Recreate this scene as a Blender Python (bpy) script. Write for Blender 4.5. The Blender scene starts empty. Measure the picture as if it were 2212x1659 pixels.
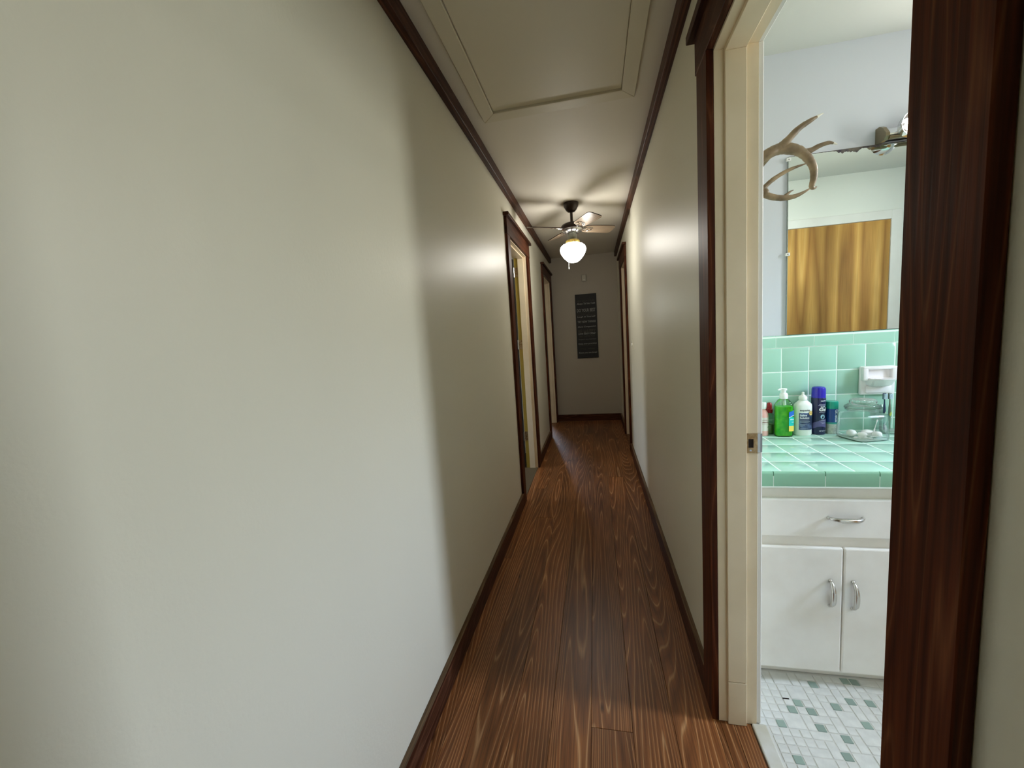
import bpy, bmesh, math, random
from mathutils import Vector, Matrix
random.seed(7)
sc = bpy.context.scene
COL = sc.collection
PI = math.pi

# ------------------------------------------------------------------ camera
FPX, YAW, PITCH, ROLL, CAMH = 872.93, 0.2067, -0.1136, -0.0661, 1.295
cam = bpy.data.objects.new('camera', bpy.data.cameras.new('camera'))
COL.objects.link(cam)
fwd = Vector((-math.sin(YAW) * math.cos(PITCH), math.cos(YAW) * math.cos(PITCH), math.sin(PITCH)))
rgt = Vector((math.cos(YAW), math.sin(YAW), 0))
up = rgt.cross(fwd)
r2 = math.cos(ROLL) * rgt + math.sin(ROLL) * up
u2 = -math.sin(ROLL) * rgt + math.cos(ROLL) * up
M = Matrix((r2, u2, -fwd)).transposed().to_4x4()
M.translation = Vector((0, 0, CAMH))
cam.matrix_world = M
cam.data.sensor_width = 36.0
cam.data.lens = FPX / 2212 * 36.0
cam.data.clip_start = 0.02
sc.camera = cam

# ------------------------------------------------------------------ world: hazy sky above dark green trees and lawn
W = bpy.data.worlds.new('world'); sc.world = W; W.use_nodes = True
nt = W.node_tree; nt.nodes.clear()
def N(tree, kind, **kw):
    n = tree.nodes.new(kind)
    for k, v in kw.items():
        if k in n.inputs: n.inputs[k].default_value = v
        else: setattr(n, k, v)
    return n
wo = N(nt, 'ShaderNodeOutputWorld'); wb = N(nt, 'ShaderNodeBackground')
tc = N(nt, 'ShaderNodeTexCoord'); sp = N(nt, 'ShaderNodeSeparateXYZ'); rp = N(nt, 'ShaderNodeValToRGB')
mr = N(nt, 'ShaderNodeMapRange'); mr.inputs[1].default_value = -1; mr.inputs[2].default_value = 1
nt.links.new(tc.outputs['Generated'], sp.inputs[0]); nt.links.new(sp.outputs[2], mr.inputs[0])
nt.links.new(mr.outputs[0], rp.inputs[0]); nt.links.new(rp.outputs[0], wb.inputs[0]); nt.links.new(wb.outputs[0], wo.inputs[0])
e = rp.color_ramp.elements
e[0].position = 0.0; e[0].color = (.25, .24, .21, 1)
e[1].position = 0.50; e[1].color = (.36, .36, .33, 1)
for p, c in ((.58, (.50, .51, .49, 1)), (.66, (.82, .93, 1.14, 1)), (1.0, (.62, .82, 1.20, 1))):
    x = e.new(p); x.color = c
wb.inputs[1].default_value = 86.0

def portal(name, loc, rot, sx, sy):
    l = bpy.data.lights.new(name, 'AREA'); l.shape = 'RECTANGLE'; l.size = sx; l.size_y = sy
    l.cycles.is_portal = True
    o = bpy.data.objects.new(name, l); o.location = loc; o.rotation_euler = rot; COL.objects.link(o); return o
portal('window_portal', (2.68, 1.12, 1.80), (0, PI / 2, 0), .85, .40)         # faces -x, bathroom window
portal('window_portal', (-3.42, 2.85, 1.65), (0, -PI / 2, 0), .40, .80)
portal('window_portal', (-1.375, 8.12, 1.75), (-PI / 2, 0, 0), .45, .40)

bl_ = bpy.data.lights.new('bathroom_ceiling_lamp', 'AREA'); bl_.shape = 'DISK'; bl_.size = .26; bl_.energy = 6.5; bl_.color = (.96, .98, 1)
bo_ = bpy.data.objects.new('bathroom_ceiling_lamp', bl_); bo_.location = (1.95, 1.18, 2.392 - .04); COL.objects.link(bo_)

vs = sc.view_settings
vs.view_transform = 'Standard'; vs.look = 'None'; vs.gamma = 1.0; vs.exposure = 0.0; vs.use_curve_mapping = False
sc.cycles.max_bounces = 12; sc.cycles.diffuse_bounces = 8; sc.cycles.glossy_bounces = 6
sc.cycles.transparent_max_bounces = 24; sc.cycles.sample_clamp_indirect = 4.0
sc.cycles.caustics_reflective = False; sc.cycles.caustics_refractive = False
sc.cycles.use_denoising = True

# ------------------------------------------------------------------ materials
def mat(name, col=(.8, .8, .8), rough=.5, metal=0.0, spec=.5, **kw):
    m = bpy.data.materials.new(name); m.use_nodes = True
    b = m.node_tree.nodes['Principled BSDF']
    b.inputs['Base Color'].default_value = (*col, 1); b.inputs['Roughness'].default_value = rough
    b.inputs['Metallic'].default_value = metal; b.inputs['Specular IOR Level'].default_value = spec
    for k, v in kw.items(): b.inputs[k.replace('_', ' ')].default_value = v
    return m
def bump(m, scale, strength, dist=.002, stretch=(1, 1, 1), detail=3.0):
    t = m.node_tree; b = t.nodes['Principled BSDF']
    c = N(t, 'ShaderNodeTexCoord'); mp = N(t, 'ShaderNodeMapping'); mp.inputs['Scale'].default_value = stretch
    n = N(t, 'ShaderNodeTexNoise', Scale=scale, Detail=detail); bp = N(t, 'ShaderNodeBump', Strength=strength, Distance=dist)
    t.links.new(c.outputs['Object'], mp.inputs[0]); t.links.new(mp.outputs[0], n.inputs['Vector'])
    t.links.new(n.outputs[0], bp.inputs['Height']); t.links.new(bp.outputs[0], b.inputs['Normal'])
    return m
def mottled(m, c1, c2, scale=3.0, lo=.35, hi=.65, detail=4.0, stretch=(1, 1, 1)):
    t = m.node_tree; b = t.nodes['Principled BSDF']
    c = N(t, 'ShaderNodeTexCoord'); mp = N(t, 'ShaderNodeMapping'); mp.inputs['Scale'].default_value = stretch
    n = N(t, 'ShaderNodeTexNoise', Scale=scale, Detail=detail); r = N(t, 'ShaderNodeValToRGB')
    r.color_ramp.elements[0].position = lo; r.color_ramp.elements[0].color = (*c1, 1)
    r.color_ramp.elements[1].position = hi; r.color_ramp.elements[1].color = (*c2, 1)
    t.links.new(c.outputs['Object'], mp.inputs[0]); t.links.new(mp.outputs[0], n.inputs['Vector'])
    t.links.new(n.outputs[0], r.inputs[0]); t.links.new(r.outputs[0], b.inputs['Base Color'])
    return m
def wood(name, axis, dark, mid, light, rough=.35, freq=38.0, lat=5.0, lon=.55, fine=.5, plank=False, lines=.5, coat=0.0):
    """Stained board: contour lines of a stretched noise give cathedral figure, a finer noise gives pores; grain runs along axis."""
    m = mat(name, mid, rough); t = m.node_tree; b = t.nodes['Principled BSDF']
    if coat: b.inputs['Coat Weight'].default_value = coat; b.inputs['Coat Roughness'].default_value = .18
    c = N(t, 'ShaderNodeTexCoord'); oi = N(t, 'ShaderNodeObjectInfo')
    ad = N(t, 'ShaderNodeVectorMath', operation='ADD'); ml = N(t, 'ShaderNodeVectorMath', operation='MULTIPLY')
    cb = N(t, 'ShaderNodeCombineXYZ')
    mu = N(t, 'ShaderNodeMath', operation='MULTIPLY'); mu.inputs[1].default_value = 37.0
    t.links.new(oi.outputs['Random'], mu.inputs[0])
    for i in range(3): t.links.new(mu.outputs[0], cb.inputs[i])
    s = [lat, lat, lat]; s['xyz'.index(axis)] = lon
    ml.inputs[1].default_value = s
    t.links.new(c.outputs['Object'], ml.inputs[0]); t.links.new(ml.outputs[0], ad.inputs[0]); t.links.new(cb.outputs[0], ad.inputs[1])
    n = N(t, 'ShaderNodeTexNoise', Scale=1.0, Detail=1.5, Roughness=.45, Distortion=.08)
    t.links.new(ad.outputs[0], n.inputs['Vector'])
    f = N(t, 'ShaderNodeMath', operation='MULTIPLY'); f.inputs[1].default_value = freq; t.links.new(n.outputs[0], f.inputs[0])
    si = N(t, 'ShaderNodeMath', operation='FRACT'); t.links.new(f.outputs[0], si.inputs[0])
    r = N(t, 'ShaderNodeValToRGB'); e = r.color_ramp.elements
    e[0].position = 0; e[0].color = (*mid, 1); e[1].position = 1; e[1].color = (*mid, 1)
    for p, cc in ((.42, dark), (.72, mid), (.80, light), (.90, mid)):
        x = e.new(p); x.color = (*cc, 1)
    t.links.new(si.outputs[0], r.inputs[0])
    s2 = [210.0] * 3; s2['xyz'.index(axis)] = 5.0
    m2 = N(t, 'ShaderNodeVectorMath', operation='MULTIPLY'); m2.inputs[1].default_value = s2
    t.links.new(c.outputs['Object'], m2.inputs[0])
    n2 = N(t, 'ShaderNodeTexNoise', Scale=1.0, Detail=2.0); t.links.new(m2.outputs[0], n2.inputs['Vector'])
    r2_ = N(t, 'ShaderNodeValToRGB'); r2_.color_ramp.elements[0].position = .3; r2_.color_ramp.elements[1].position = .7
    r2_.color_ramp.elements[0].color = (1 - fine,) * 3 + (1,); r2_.color_ramp.elements[1].color = (1, 1, 1, 1)
    t.links.new(n2.outputs[0], r2_.inputs[0])
    mx = N(t, 'ShaderNodeMix', data_type='RGBA', blend_type='MULTIPLY'); mx.inputs[0].default_value = 1.0
    t.links.new(r.outputs[0], mx.inputs[6]); t.links.new(r2_.outputs[0], mx.inputs[7])
    # broad tone wander
    s3 = [3.0] * 3; s3['xyz'.index(axis)] = .9
    m3 = N(t, 'ShaderNodeVectorMath', operation='MULTIPLY'); m3.inputs[1].default_value = s3
    a3 = N(t, 'ShaderNodeVectorMath', operation='ADD')
    t.links.new(c.outputs['Object'], m3.inputs[0]); t.links.new(m3.outputs[0], a3.inputs[0]); t.links.new(cb.outputs[0], a3.inputs[1])
    n3 = N(t, 'ShaderNodeTexNoise', Scale=1.0, Detail=3.0); t.links.new(a3.outputs[0], n3.inputs['Vector'])
    r3 = N(t, 'ShaderNodeValToRGB'); r3.color_ramp.elements[0].position = .3; r3.color_ramp.elements[1].position = .7
    r3.color_ramp.elements[0].color = (.62, .60, .58, 1); r3.color_ramp.elements[1].color = (1.25, 1.2, 1.15, 1)
    t.links.new(n3.outputs[0], r3.inputs[0])
    mx2 = N(t, 'ShaderNodeMix', data_type='RGBA', blend_type='MULTIPLY'); mx2.inputs[0].default_value = 1.0
    t.links.new(mx.outputs[2], mx2.inputs[6]); t.links.new(r3.outputs[0], mx2.inputs[7])
    out = mx2.outputs[2]
    if plank:
        # knots: small dark eyes
        v = N(t, 'ShaderNodeTexVoronoi', Scale=1.0, feature='F1'); sk = [7.0] * 3; sk['xyz'.index(axis)] = 2.6
        m4 = N(t, 'ShaderNodeVectorMath', operation='MULTIPLY'); m4.inputs[1].default_value = sk
        a4 = N(t, 'ShaderNodeVectorMath', operation='ADD')
        t.links.new(c.outputs['Object'], m4.inputs[0]); t.links.new(m4.outputs[0], a4.inputs[0]); t.links.new(cb.outputs[0], a4.inputs[1])
        t.links.new(a4.outputs[0], v.inputs['Vector'])
        r4 = N(t, 'ShaderNodeValToRGB'); r4.color_ramp.elements[0].position = .03; r4.color_ramp.elements[1].position = .075
        r4.color_ramp.elements[0].color = (.18, .14, .12, 1); r4.color_ramp.elements[1].color = (1, 1, 1, 1)
        t.links.new(v.outputs['Distance'], r4.inputs[0])
        mx3 = N(t, 'ShaderNodeMix', data_type='RGBA', blend_type='MULTIPLY'); mx3.inputs[0].default_value = 1.0
        t.links.new(out, mx3.inputs[6]); t.links.new(r4.outputs[0], mx3.inputs[7]); out = mx3.outputs[2]
        # tone of each plank
        mr_ = N(t, 'ShaderNodeMapRange'); mr_.inputs[3].default_value = .90; mr_.inputs[4].default_value = 1.10
        t.links.new(oi.outputs['Random'], mr_.inputs[0])
        mx4 = N(t, 'ShaderNodeVectorMath', operation='SCALE'); t.links.new(out, mx4.inputs[0]); t.links.new(mr_.outputs[0], mx4.inputs['Scale'])
        out = mx4.outputs[0]
    b.inputs['Specular IOR Level'].default_value = .38 if plank else .12
    t.links.new(out, b.inputs['Base Color'])
    bp = N(t, 'ShaderNodeBump', Strength=.12, Distance=.002); t.links.new(n2.outputs[0], bp.inputs['Height']); t.links.new(bp.outputs[0], b.inputs['Normal'])
    return m
def thin_glass(name, tint=(.95, .98, .97), ior=1.45, rough=.02):
    m = bpy.data.materials.new(name); m.use_nodes = True; t = m.node_tree; t.nodes.clear()
    o = N(t, 'ShaderNodeOutputMaterial'); mx = N(t, 'ShaderNodeMixShader'); tr = N(t, 'ShaderNodeBsdfTransparent'); gl = N(t, 'ShaderNodeBsdfGlossy')
    fr = N(t, 'ShaderNodeFresnel', IOR=ior); tr.inputs[0].default_value = (*tint, 1); gl.inputs['Roughness'].default_value = rough
    kf = N(t, 'ShaderNodeMath', operation='MULTIPLY'); kf.inputs[1].default_value = .75; t.links.new(fr.outputs[0], kf.inputs[0]); t.links.new(kf.outputs[0], mx.inputs[0]); t.links.new(tr.outputs[0], mx.inputs[1]); t.links.new(gl.outputs[0], mx.inputs[2]); t.links.new(mx.outputs[0], o.inputs[0])
    return m
def emit(name, col, s):
    m = mat(name, (.9, .9, .9), .3); b = m.node_tree.nodes['Principled BSDF']
    b.inputs['Emission Color'].default_value = (*col, 1); b.inputs['Emission Strength'].default_value = s
    return m

m_wall = bump(mat('hall_wall_paint', (.81, .785, .66), .42), 130, .3, .0012, (1, 1, .8))
m_ceil = bump(mat('hall_ceiling_paint', (.74, .695, .60), .6), 90, .2, .001)
m_hatch = bump(mat('hatch_paint', (.68, .63, .50), .5), 60, .15, .001)
m_bwall = bump(mat('bathroom_wall_paint', (.585, .615, .67), .5), 60, .1, .001)
m_bceil = mat('bathroom_ceiling_paint', (.60, .615, .58), .6)
m_jamb = mottled(mat('cream_jamb_paint', (.80, .68, .49), .4), (.77, .65, .46), (.83, .71, .52), 6.0)
m_white = mottled(mat('white_gloss_paint', (.82, .81, .78), .35), (.79, .78, .745), (.85, .84, .81), 5.0)
m_cab = mottled(mat('cabinet_paint', (.88, .855, .79), .38), (.83, .80, .735), (.90, .88, .825), 7.0, .3, .6, 6.0)
m_yellow = mat('old_yellow_paint', (.36, .25, .035), .45)
WD, WM, WL = (.060, .013, .004), (.110, .028, .010), (.182, .062, .026)
WD2, WM2, WL2 = (.060, .019, .009), (.105, .038, .020), (.175, .076, .044)
m_tz = wood('stained_trim_upright', 'z', WD, WM, WL, .45, 22, 7, .5)
m_ty = wood('stained_trim_lengthwise', 'y', WD2, WM2, WL2, .45, 22, 7, .5)
m_tx = wood('stained_trim_across', 'x', WD2, WM2, WL2, .45, 22, 7, .5)
m_floor = wood('stained_pine_floor', 'y', (.205, .070, .020), (.32, .122, .038), (.62, .34, .155), .38, 42, 5.0, .26, .5, True)
m_ttop = wood('daylit_skirting_top', 'y', (.14, .085, .045), (.20, .13, .075), (.28, .19, .12), .5, 22, 7, .5)  # daylight from above, painted in as paler wood on the skirting's top face
m_gap = mat('floor_joint_dark', (.02, .009, .005), .8)
m_carpet = bump(mat('beige_carpet', (.13, .095, .05), 1.0), 300, .8, .004)
m_marble = mottled(mat('marble_threshold', (.7, .69, .62), .3), (.62, .60, .50), (.78, .78, .74), 9.0)
m_grout = mat('grout_mint', (.80, .92, .85), .8)
def jitter(m, amount=.12):
    t = m.node_tree; b = t.nodes['Principled BSDF']; oi = N(t, 'ShaderNodeObjectInfo')
    c = tuple(b.inputs['Base Color'].default_value)[:3]
    mr_ = N(t, 'ShaderNodeMapRange'); mr_.inputs[3].default_value = 1 - amount; mr_.inputs[4].default_value = 1 + amount
    s = N(t, 'ShaderNodeVectorMath', operation='SCALE'); s.inputs[0].default_value = c
    t.links.new(oi.outputs['Random'], mr_.inputs[0]); t.links.new(mr_.outputs[0], s.inputs['Scale']); t.links.new(s.outputs[0], b.inputs['Base Color'])
    return m
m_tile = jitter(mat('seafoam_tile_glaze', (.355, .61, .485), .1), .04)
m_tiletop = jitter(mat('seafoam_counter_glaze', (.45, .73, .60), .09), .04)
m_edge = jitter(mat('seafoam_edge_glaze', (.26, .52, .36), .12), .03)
m_fgrout = mat('floor_grout', (.72, .715, .68), .9)
m_ftile = mottled(mat('white_mosaic', (.76, .77, .74), .35), (.72, .73, .705), (.84, .85, .82), 28.0, .35, .7)
m_gtile = jitter(mat('green_mosaic', (.30, .40, .35), .3), .1)
m_mirror = mat('mirror_silver', (.86, .93, .895), .012, 1.0)
m_desilver = mottled(mat('desilvered_back', (.05, .04, .05), .5), (.02, .015, .03), (.12, .10, .07), 60)
m_edgeglass = mat('mirror_edge', (.24, .27, .25), .3)
m_clip = mat('clear_plastic_clip', (.75, .76, .74), .2)
m_chrome = mat('chrome', (.80, .80, .80), .12, 1.0)
m_chrome2 = mat('worn_chrome', (.62, .60, .57), .22, 1.0)
m_oldbrass = mottled(mat('worn_brass', (.33, .21, .09), .35, .8), (.24, .14, .06), (.45, .33, .19), 60)
m_steel = mat('steel', (.45, .47, .5), .25, 1.0)
m_dark = mat('dark_hole', (.012, .006, .004), .9)
m_bronze = mat('bronze_enamel', (.028, .015, .010), .3, .3)
m_gold = mat('gold_fitter', (.75, .58, .18), .25, .9)
m_antler = mottled(mat('antler_bone', (.35, .27, .16), .45), (.10, .065, .032), (.30, .215, .12), 22, .3, .7, 5, (1, 1, 1))
bump(m_antler, 90, .5, .002)
m_antip = mat('polished_tine_tip', (.80, .77, .68), .3)
m_ceramic = mat('white_ceramic', (.84, .82, .82), .12)
m_globe = emit('lit_opal_glass', (1, .96, .88), 35.0)
m_bulb = emit('lit_vanity_bulb', (1, .93, .84), 110.0)
m_glass = thin_glass('window_glass')
m_jar = thin_glass('jar_glass', (.965, .985, .975), 1.3)
m_cotton = mat('cotton', (.88, .87, .85), 1.0)
m_sign = bump(mat('black_canvas', (.012, .012, .012), .6), 400, .2, .0005)
m_ink = mat('pale_grey_ink', (.36, .36, .35), .7); m_inkdim = mat('dim_ink', (.085, .075, .06), .7)
m_plasticw = mat('white_plastic', (.86, .87, .84), .3)
m_offw = mat('off_white_plastic', (.55, .53, .46), .4)
m_doorveneer = None

# ------------------------------------------------------------------ object helpers
WM_ = {}
def wmat(o): return WM_.get(o.name, Matrix.Identity(4))
def parent(o, p):
    if p is None: return
    o.parent = p; o.matrix_parent_inverse = wmat(p).inverted()
def thing(name, label, cat, loc=(0, 0, 0), group=None, kind=None):
    o = bpy.data.objects.new(name, None); o.empty_display_size = .05; COL.objects.link(o); o.location = loc
    WM_[o.name] = Matrix.Translation(loc)
    if label: o['label'] = label
    if cat: o['category'] = cat
    if group: o['group'] = group
    if kind: o['kind'] = kind
    return o
def tag(o, label, cat, group=None):
    o['label'] = label; o['category'] = cat
    if group: o['group'] = group
    return o
def obj(name, bm, m, par=None, smooth=False, label=None, kind=None):
    me = bpy.data.meshes.new(name); bm.normal_update(); bm.to_mesh(me); bm.free()
    for x in (m if isinstance(m, (list, tuple)) else [m]): me.materials.append(x)
    if smooth:
        for p in me.polygons: p.use_smooth = True
        try: me.set_sharp_from_angle(angle=math.radians(40))
        except Exception: pass
    o = bpy.data.objects.new(name, me); COL.objects.link(o); WM_[o.name] = Matrix.Identity(4)
    parent(o, par)
    if label: o['label'] = label
    if kind: o['kind'] = kind
    return o
def struct(name, bm, m, par=None): return obj(name, bm, m, par, kind=None if par else 'structure')
def inst(name, me, loc, par=None, rot=None):
    o = bpy.data.objects.new(name, me); COL.objects.link(o); o.location = loc
    if rot: o.rotation_euler = rot
    parent(o, par); return o
def B(): return bmesh.new()
def box(bm, x0, x1, y0, y1, z0, z1, bev=0.0, seg=2, mi=0):
    x0, x1 = min(x0, x1), max(x0, x1); y0, y1 = min(y0, y1), max(y0, y1); z0, z1 = min(z0, z1), max(z0, z1)
    b2 = bmesh.new()
    bmesh.ops.create_cube(b2, size=1.0)
    for v in b2.verts: v.co = Vector(((x0 + x1) / 2 + v.co.x * (x1 - x0), (y0 + y1) / 2 + v.co.y * (y1 - y0), (z0 + z1) / 2 + v.co.z * (z1 - z0)))
    if bev: bmesh.ops.bevel(b2, geom=list(b2.edges), offset=min(bev, .45 * min(x1 - x0, y1 - y0, z1 - z0)), segments=seg, affect='EDGES', profile=.5)
    merge(bm, b2, mi); return bm
def merge(bm, b2, mi=0):
    mp = {}
    for v in b2.verts: mp[v] = bm.verts.new(v.co)
    for f in b2.faces:
        try: nf = bm.faces.new([mp[v] for v in f.verts]); nf.material_index = mi
        except ValueError: pass
    b2.free()
def prism(bm, poly, axis, a0, a1, mi=0):
    """Extrude a 2-D polygon along an axis. poly in the other two axes' order."""
    i = 'xyz'.index(axis); oth = [k for k in range(3) if k != i]
    def P(p, a):
        c = [0, 0, 0]; c[i] = a; c[oth[0]] = p[0]; c[oth[1]] = p[1]; return c
    A = [bm.verts.new(P(p, a0)) for p in poly]; Z = [bm.verts.new(P(p, a1)) for p in poly]
    n = len(poly)
    for k in range(n): bm.faces.new((A[k], A[(k + 1) % n], Z[(k + 1) % n], Z[k])).material_index = mi
    bm.faces.new(A[::-1]).material_index = mi; bm.faces.new(Z).material_index = mi
    bmesh.ops.recalc_face_normals(bm, faces=list(bm.faces))
    return bm
def lathe(bm, prof, c=(0, 0, 0), n=32, sx=1.0, sy=1.0, power=2.0, rot=0.0, cap=True, axis='z', mi=0):
    """prof: list of (r, z). power > 2 gives rounded-square sections."""
    rings = []
    for r, z in prof:
        ring = []
        for k in range(n):
            a = 2 * PI * k / n; ca, sa = math.cos(a), math.sin(a)
            q = (abs(ca) ** power + abs(sa) ** power) ** (-1 / power)
            x, y = r * q * ca * sx, r * q * sa * sy
            if rot: x, y = x * math.cos(rot) - y * math.sin(rot), x * math.sin(rot) + y * math.cos(rot)
            p = {'z': (x, y, z), 'y': (x, z, y), 'x': (z, x, y)}[axis]
            ring.append(bm.verts.new((c[0] + p[0], c[1] + p[1], c[2] + p[2])))
        rings.append(ring)
    for a, b in zip(rings, rings[1:]):
        for k in range(n): bm.faces.new((a[k], a[(k + 1) % n], b[(k + 1) % n], b[k])).material_index = mi
    if cap:
        bm.faces.new(rings[0][::-1]).material_index = mi; bm.faces.new(rings[-1]).material_index = mi
    bmesh.ops.recalc_face_normals(bm, faces=list(bm.faces))
    return bm
def tube(bm, pts, rad, n=10, mi=0, flat=1.0):
    """Swept tube through points; rad is a number or a list."""
    pts = [Vector(p) for p in pts]; rr = rad if isinstance(rad, (list, tuple)) else [rad] * len(pts)
    rings = []; u = None
    for i, p in enumerate(pts):
        d = (pts[min(i + 1, len(pts) - 1)] - pts[max(i - 1, 0)]).normalized()
        if u is None: u = d.orthogonal().normalized()
        u = (u - d * u.dot(d)).normalized(); v = d.cross(u)
        rings.append([bm.verts.new(p + (u * math.cos(2 * PI * k / n) + v * math.sin(2 * PI * k / n) * flat) * rr[i]) for k in range(n)])
    for a, b in zip(rings, rings[1:]):
        for k in range(n): bm.faces.new((a[k], a[(k + 1) % n], b[(k + 1) % n], b[k])).material_index = mi
    bm.faces.new(rings[0][::-1]).material_index = mi; bm.faces.new(rings[-1]).material_index = mi
    return bm
def spline(pts, k=6):
    P = [Vector(p) for p in pts]; P = [P[0] * 2 - P[1]] + P + [P[-1] * 2 - P[-2]]; out = []
    for i in range(1, len(P) - 2):
        a, b, c, d = P[i - 1:i + 3]
        for s in range(k):
            t = s / k
            out.append(.5 * ((2 * b) + (c - a) * t + (2 * a - 5 * b + 4 * c - d) * t * t + (3 * b - a - 3 * c + d) * t ** 3))
    out.append(P[-2]); return out
def lerpl(v, k):
    out = []
    for a, b in zip(v, v[1:]): out += [a + (b - a) * s / k for s in range(k)]
    return out + [v[-1]]
def text_bm(s, width=None, height=None, align='LEFT', bold=0.0, shear=0.0, depth=0.0):
    """Flat lettering in the XZ plane facing -y, at the origin (left/bottom or centred)."""
    cu = bpy.data.curves.new('lettering', 'FONT'); cu.body = s; cu.align_x = align; cu.offset = bold; cu.shear = shear; cu.resolution_u = 3
    o = bpy.data.objects.new('lettering', cu); COL.objects.link(o)
    dg = bpy.context.evaluated_depsgraph_get(); me = bpy.data.meshes.new_from_object(o.evaluated_get(dg))
    bm = bmesh.new(); bm.from_mesh(me); bpy.data.meshes.remove(me); bpy.data.objects.remove(o); bpy.data.curves.remove(cu)
    xs = [v.co.x for v in bm.verts]; ys = [v.co.y for v in bm.verts]
    w0, h0 = max(xs) - min(xs), max(ys) - min(ys)
    sx = (width / w0) if width else None; sy = (height / h0) if height else None
    sx = sx or sy; sy = sy or sx
    for v in bm.verts:
        x = (v.co.x - min(xs)) * sx; z = (v.co.y - min(ys)) * sy
        if align == 'CENTER': x -= w0 * sx / 2
        v.co = (x, 0, z)
    return bm
def place_flat(bm, x, y, z):
    for v in bm.verts: v.co += Vector((x, y, z))
    return bm
def wrap(bm, cx, cy, rx, ry, eps=.0004, ang0=-PI / 2):
    """Wrap geometry laid out in x (arc length from the facing angle ang0) and z onto an elliptic cylinder."""
    for v in bm.verts:
        a = ang0 + v.co.x / max(rx, ry * .6)
        v.co = Vector((cx + (rx + eps) * math.cos(a), cy + (ry + eps) * math.sin(a), v.co.z))
    return bm
def patch(x0, x1, z0, z1, n=14):
    bm = B(); g = [[bm.verts.new((x0 + (x1 - x0) * i / n, 0, z)) for i in range(n + 1)] for z in (z0, z1)]
    for i in range(n): bm.faces.new((g[0][i], g[0][i + 1], g[1][i + 1], g[1][i]))
    return bm
def disc(cx, cz, rx, rz, n=24, f=None):
    bm = B(); bm.faces.new([bm.verts.new((cx + rx * math.cos(2 * PI * k / n), 0, cz + rz * math.sin(2 * PI * k / n))) for k in range(n)]); return bm

# ------------------------------------------------------------------ dimensions
XL, XR, XB = -.597, .350, .463           # hall wall faces, bathroom face of the shared wall
XLO = -.712
ZC, YE, YBK = 2.392, 6.01, -1.5
D1 = (3.04, 3.85); D2 = (5.08, 5.90); D3 = (4.45, 5.15); DB = (.530, 1.293); ZO = 2.035
JT = .018
BX1, BY0, BY1 = 2.55, .235, 2.02          # bathroom extents (BY1: plaster of the vanity wall)

# ------------------------------------------------------------------ walls, ceilings
def wall_x(name, x0, x1, y0, y1, holes, m, z1=ZC):
    bm = B(); y = y0
    for a, b, zb, zt in holes:
        box(bm, x0, x1, y, a, 0, z1)
        if zt < z1: box(bm, x0, x1, a, b, zt, z1)
        if zb > 0: box(bm, x0, x1, a, b, 0, zb)
        y = b
    box(bm, x0, x1, y, y1, 0, z1); return struct(name, bm, m)
hd = lambda d: (d[0] - JT, d[1] + JT, 0, ZO + JT)
wall_x('wall_left', XLO, XL, YBK, YE + .1, [hd(D1), hd(D2)], m_wall)
wall_x('wall_right', XR, XB, YBK, YE + .1, [hd(DB), hd(D3)], [m_wall, m_bwall])
# bathroom side of the shared wall is painted white
wr = bpy.data.objects['wall_right']
for p in wr.data.polygons:
    if p.normal.x > .9 and p.center.y < 2.03: p.material_index = 1
m_endwall = bump(mat('end_wall_dimmed_paint', (.46, .415, .34), .45), 130, .2, .0012)  # hall paint darkened so the end wall stays dim under the fan light
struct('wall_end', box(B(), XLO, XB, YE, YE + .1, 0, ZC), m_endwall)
struct('wall_back', box(B(), XLO, XB, YBK - .1, YBK, 0, ZC), m_wall)
HX0, HX1, HY1, HY0 = -.436, .169, 2.053, .76       # attic hatch opening
bm = B()
box(bm, XLO, XB, YBK - .1, YE + .1, ZC, ZC + .1)
struct('ceiling', bm, m_ceil)
struct('bathroom_wall_far', box(B(), XB, BX1 + .1, BY1, BY1 + .1, 0, ZC), m_bwall)
m_bnear = mat('bathroom_near_wall_lit_paint', (.86, .875, .83), .5)  # bathroom paint lightened so this wall looks brighter lit in the mirror
struct('bathroom_wall_near', box(B(), XB, BX1 + .1, BY0 - .1, BY0, 0, ZC), m_bnear)
WY0, WY1, WZ0, WZ1 = .92, 1.32, 1.375, 2.225
wall_x('bathroom_wall_right', BX1, BX1 + .1, BY0, BY1, [(WY0, WY1, WZ0, WZ1)], m_bwall)
struct('bathroom_ceiling', box(B(), XB, BX1 + .1, BY0 - .1, BY1 + .1, ZC, ZC + .1), m_bceil)
# rooms seen only through their doorways
def side_room(tagname, x0, x1, y0, y1, wallm, floorm, win=None):
    s = -1 if x0 < 0 else 1
    xo, xi = (x0, x1) if s < 0 else (x1, x0)
    if win: wall_x(tagname + '_wall_outer', min(xo, xo + s * .1), max(xo, xo + s * .1), y0 - .1, y1 + .1, [win], wallm)
    else: struct(tagname + '_wall_outer', box(B(), xo, xo + s * .1, y0 - .1, y1 + .1, 0, ZC), wallm)
    struct(tagname + '_wall_near', box(B(), x0, x1, y0 - .1, y0, 0, ZC), wallm)
    struct(tagname + '_wall_far', box(B(), x0, x1, y1, y1 + .1, 0, ZC), wallm)
    struct(tagname + '_ceiling', box(B(), x0, x1, y0 - .1, y1 + .1, ZC, ZC + .1), m_ceil)
    struct(tagname + '_floor', box(B(), x0, x1, y0 - .1, y1 + .1, -.06, -.002), floorm)
m_room = mat('bedroom_paint', (.72, .66, .55), .6)
side_room('bedroom', -3.3, XLO, 1.6, 4.35, m_room, m_carpet, (2.45, 3.25, 1.47, 1.83))
side_room('study', -3.3, XLO, 4.55, 8.0, m_room, m_carpet)
bpy.data.objects.remove(bpy.data.objects['study_wall_far'])
bm = B()
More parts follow.
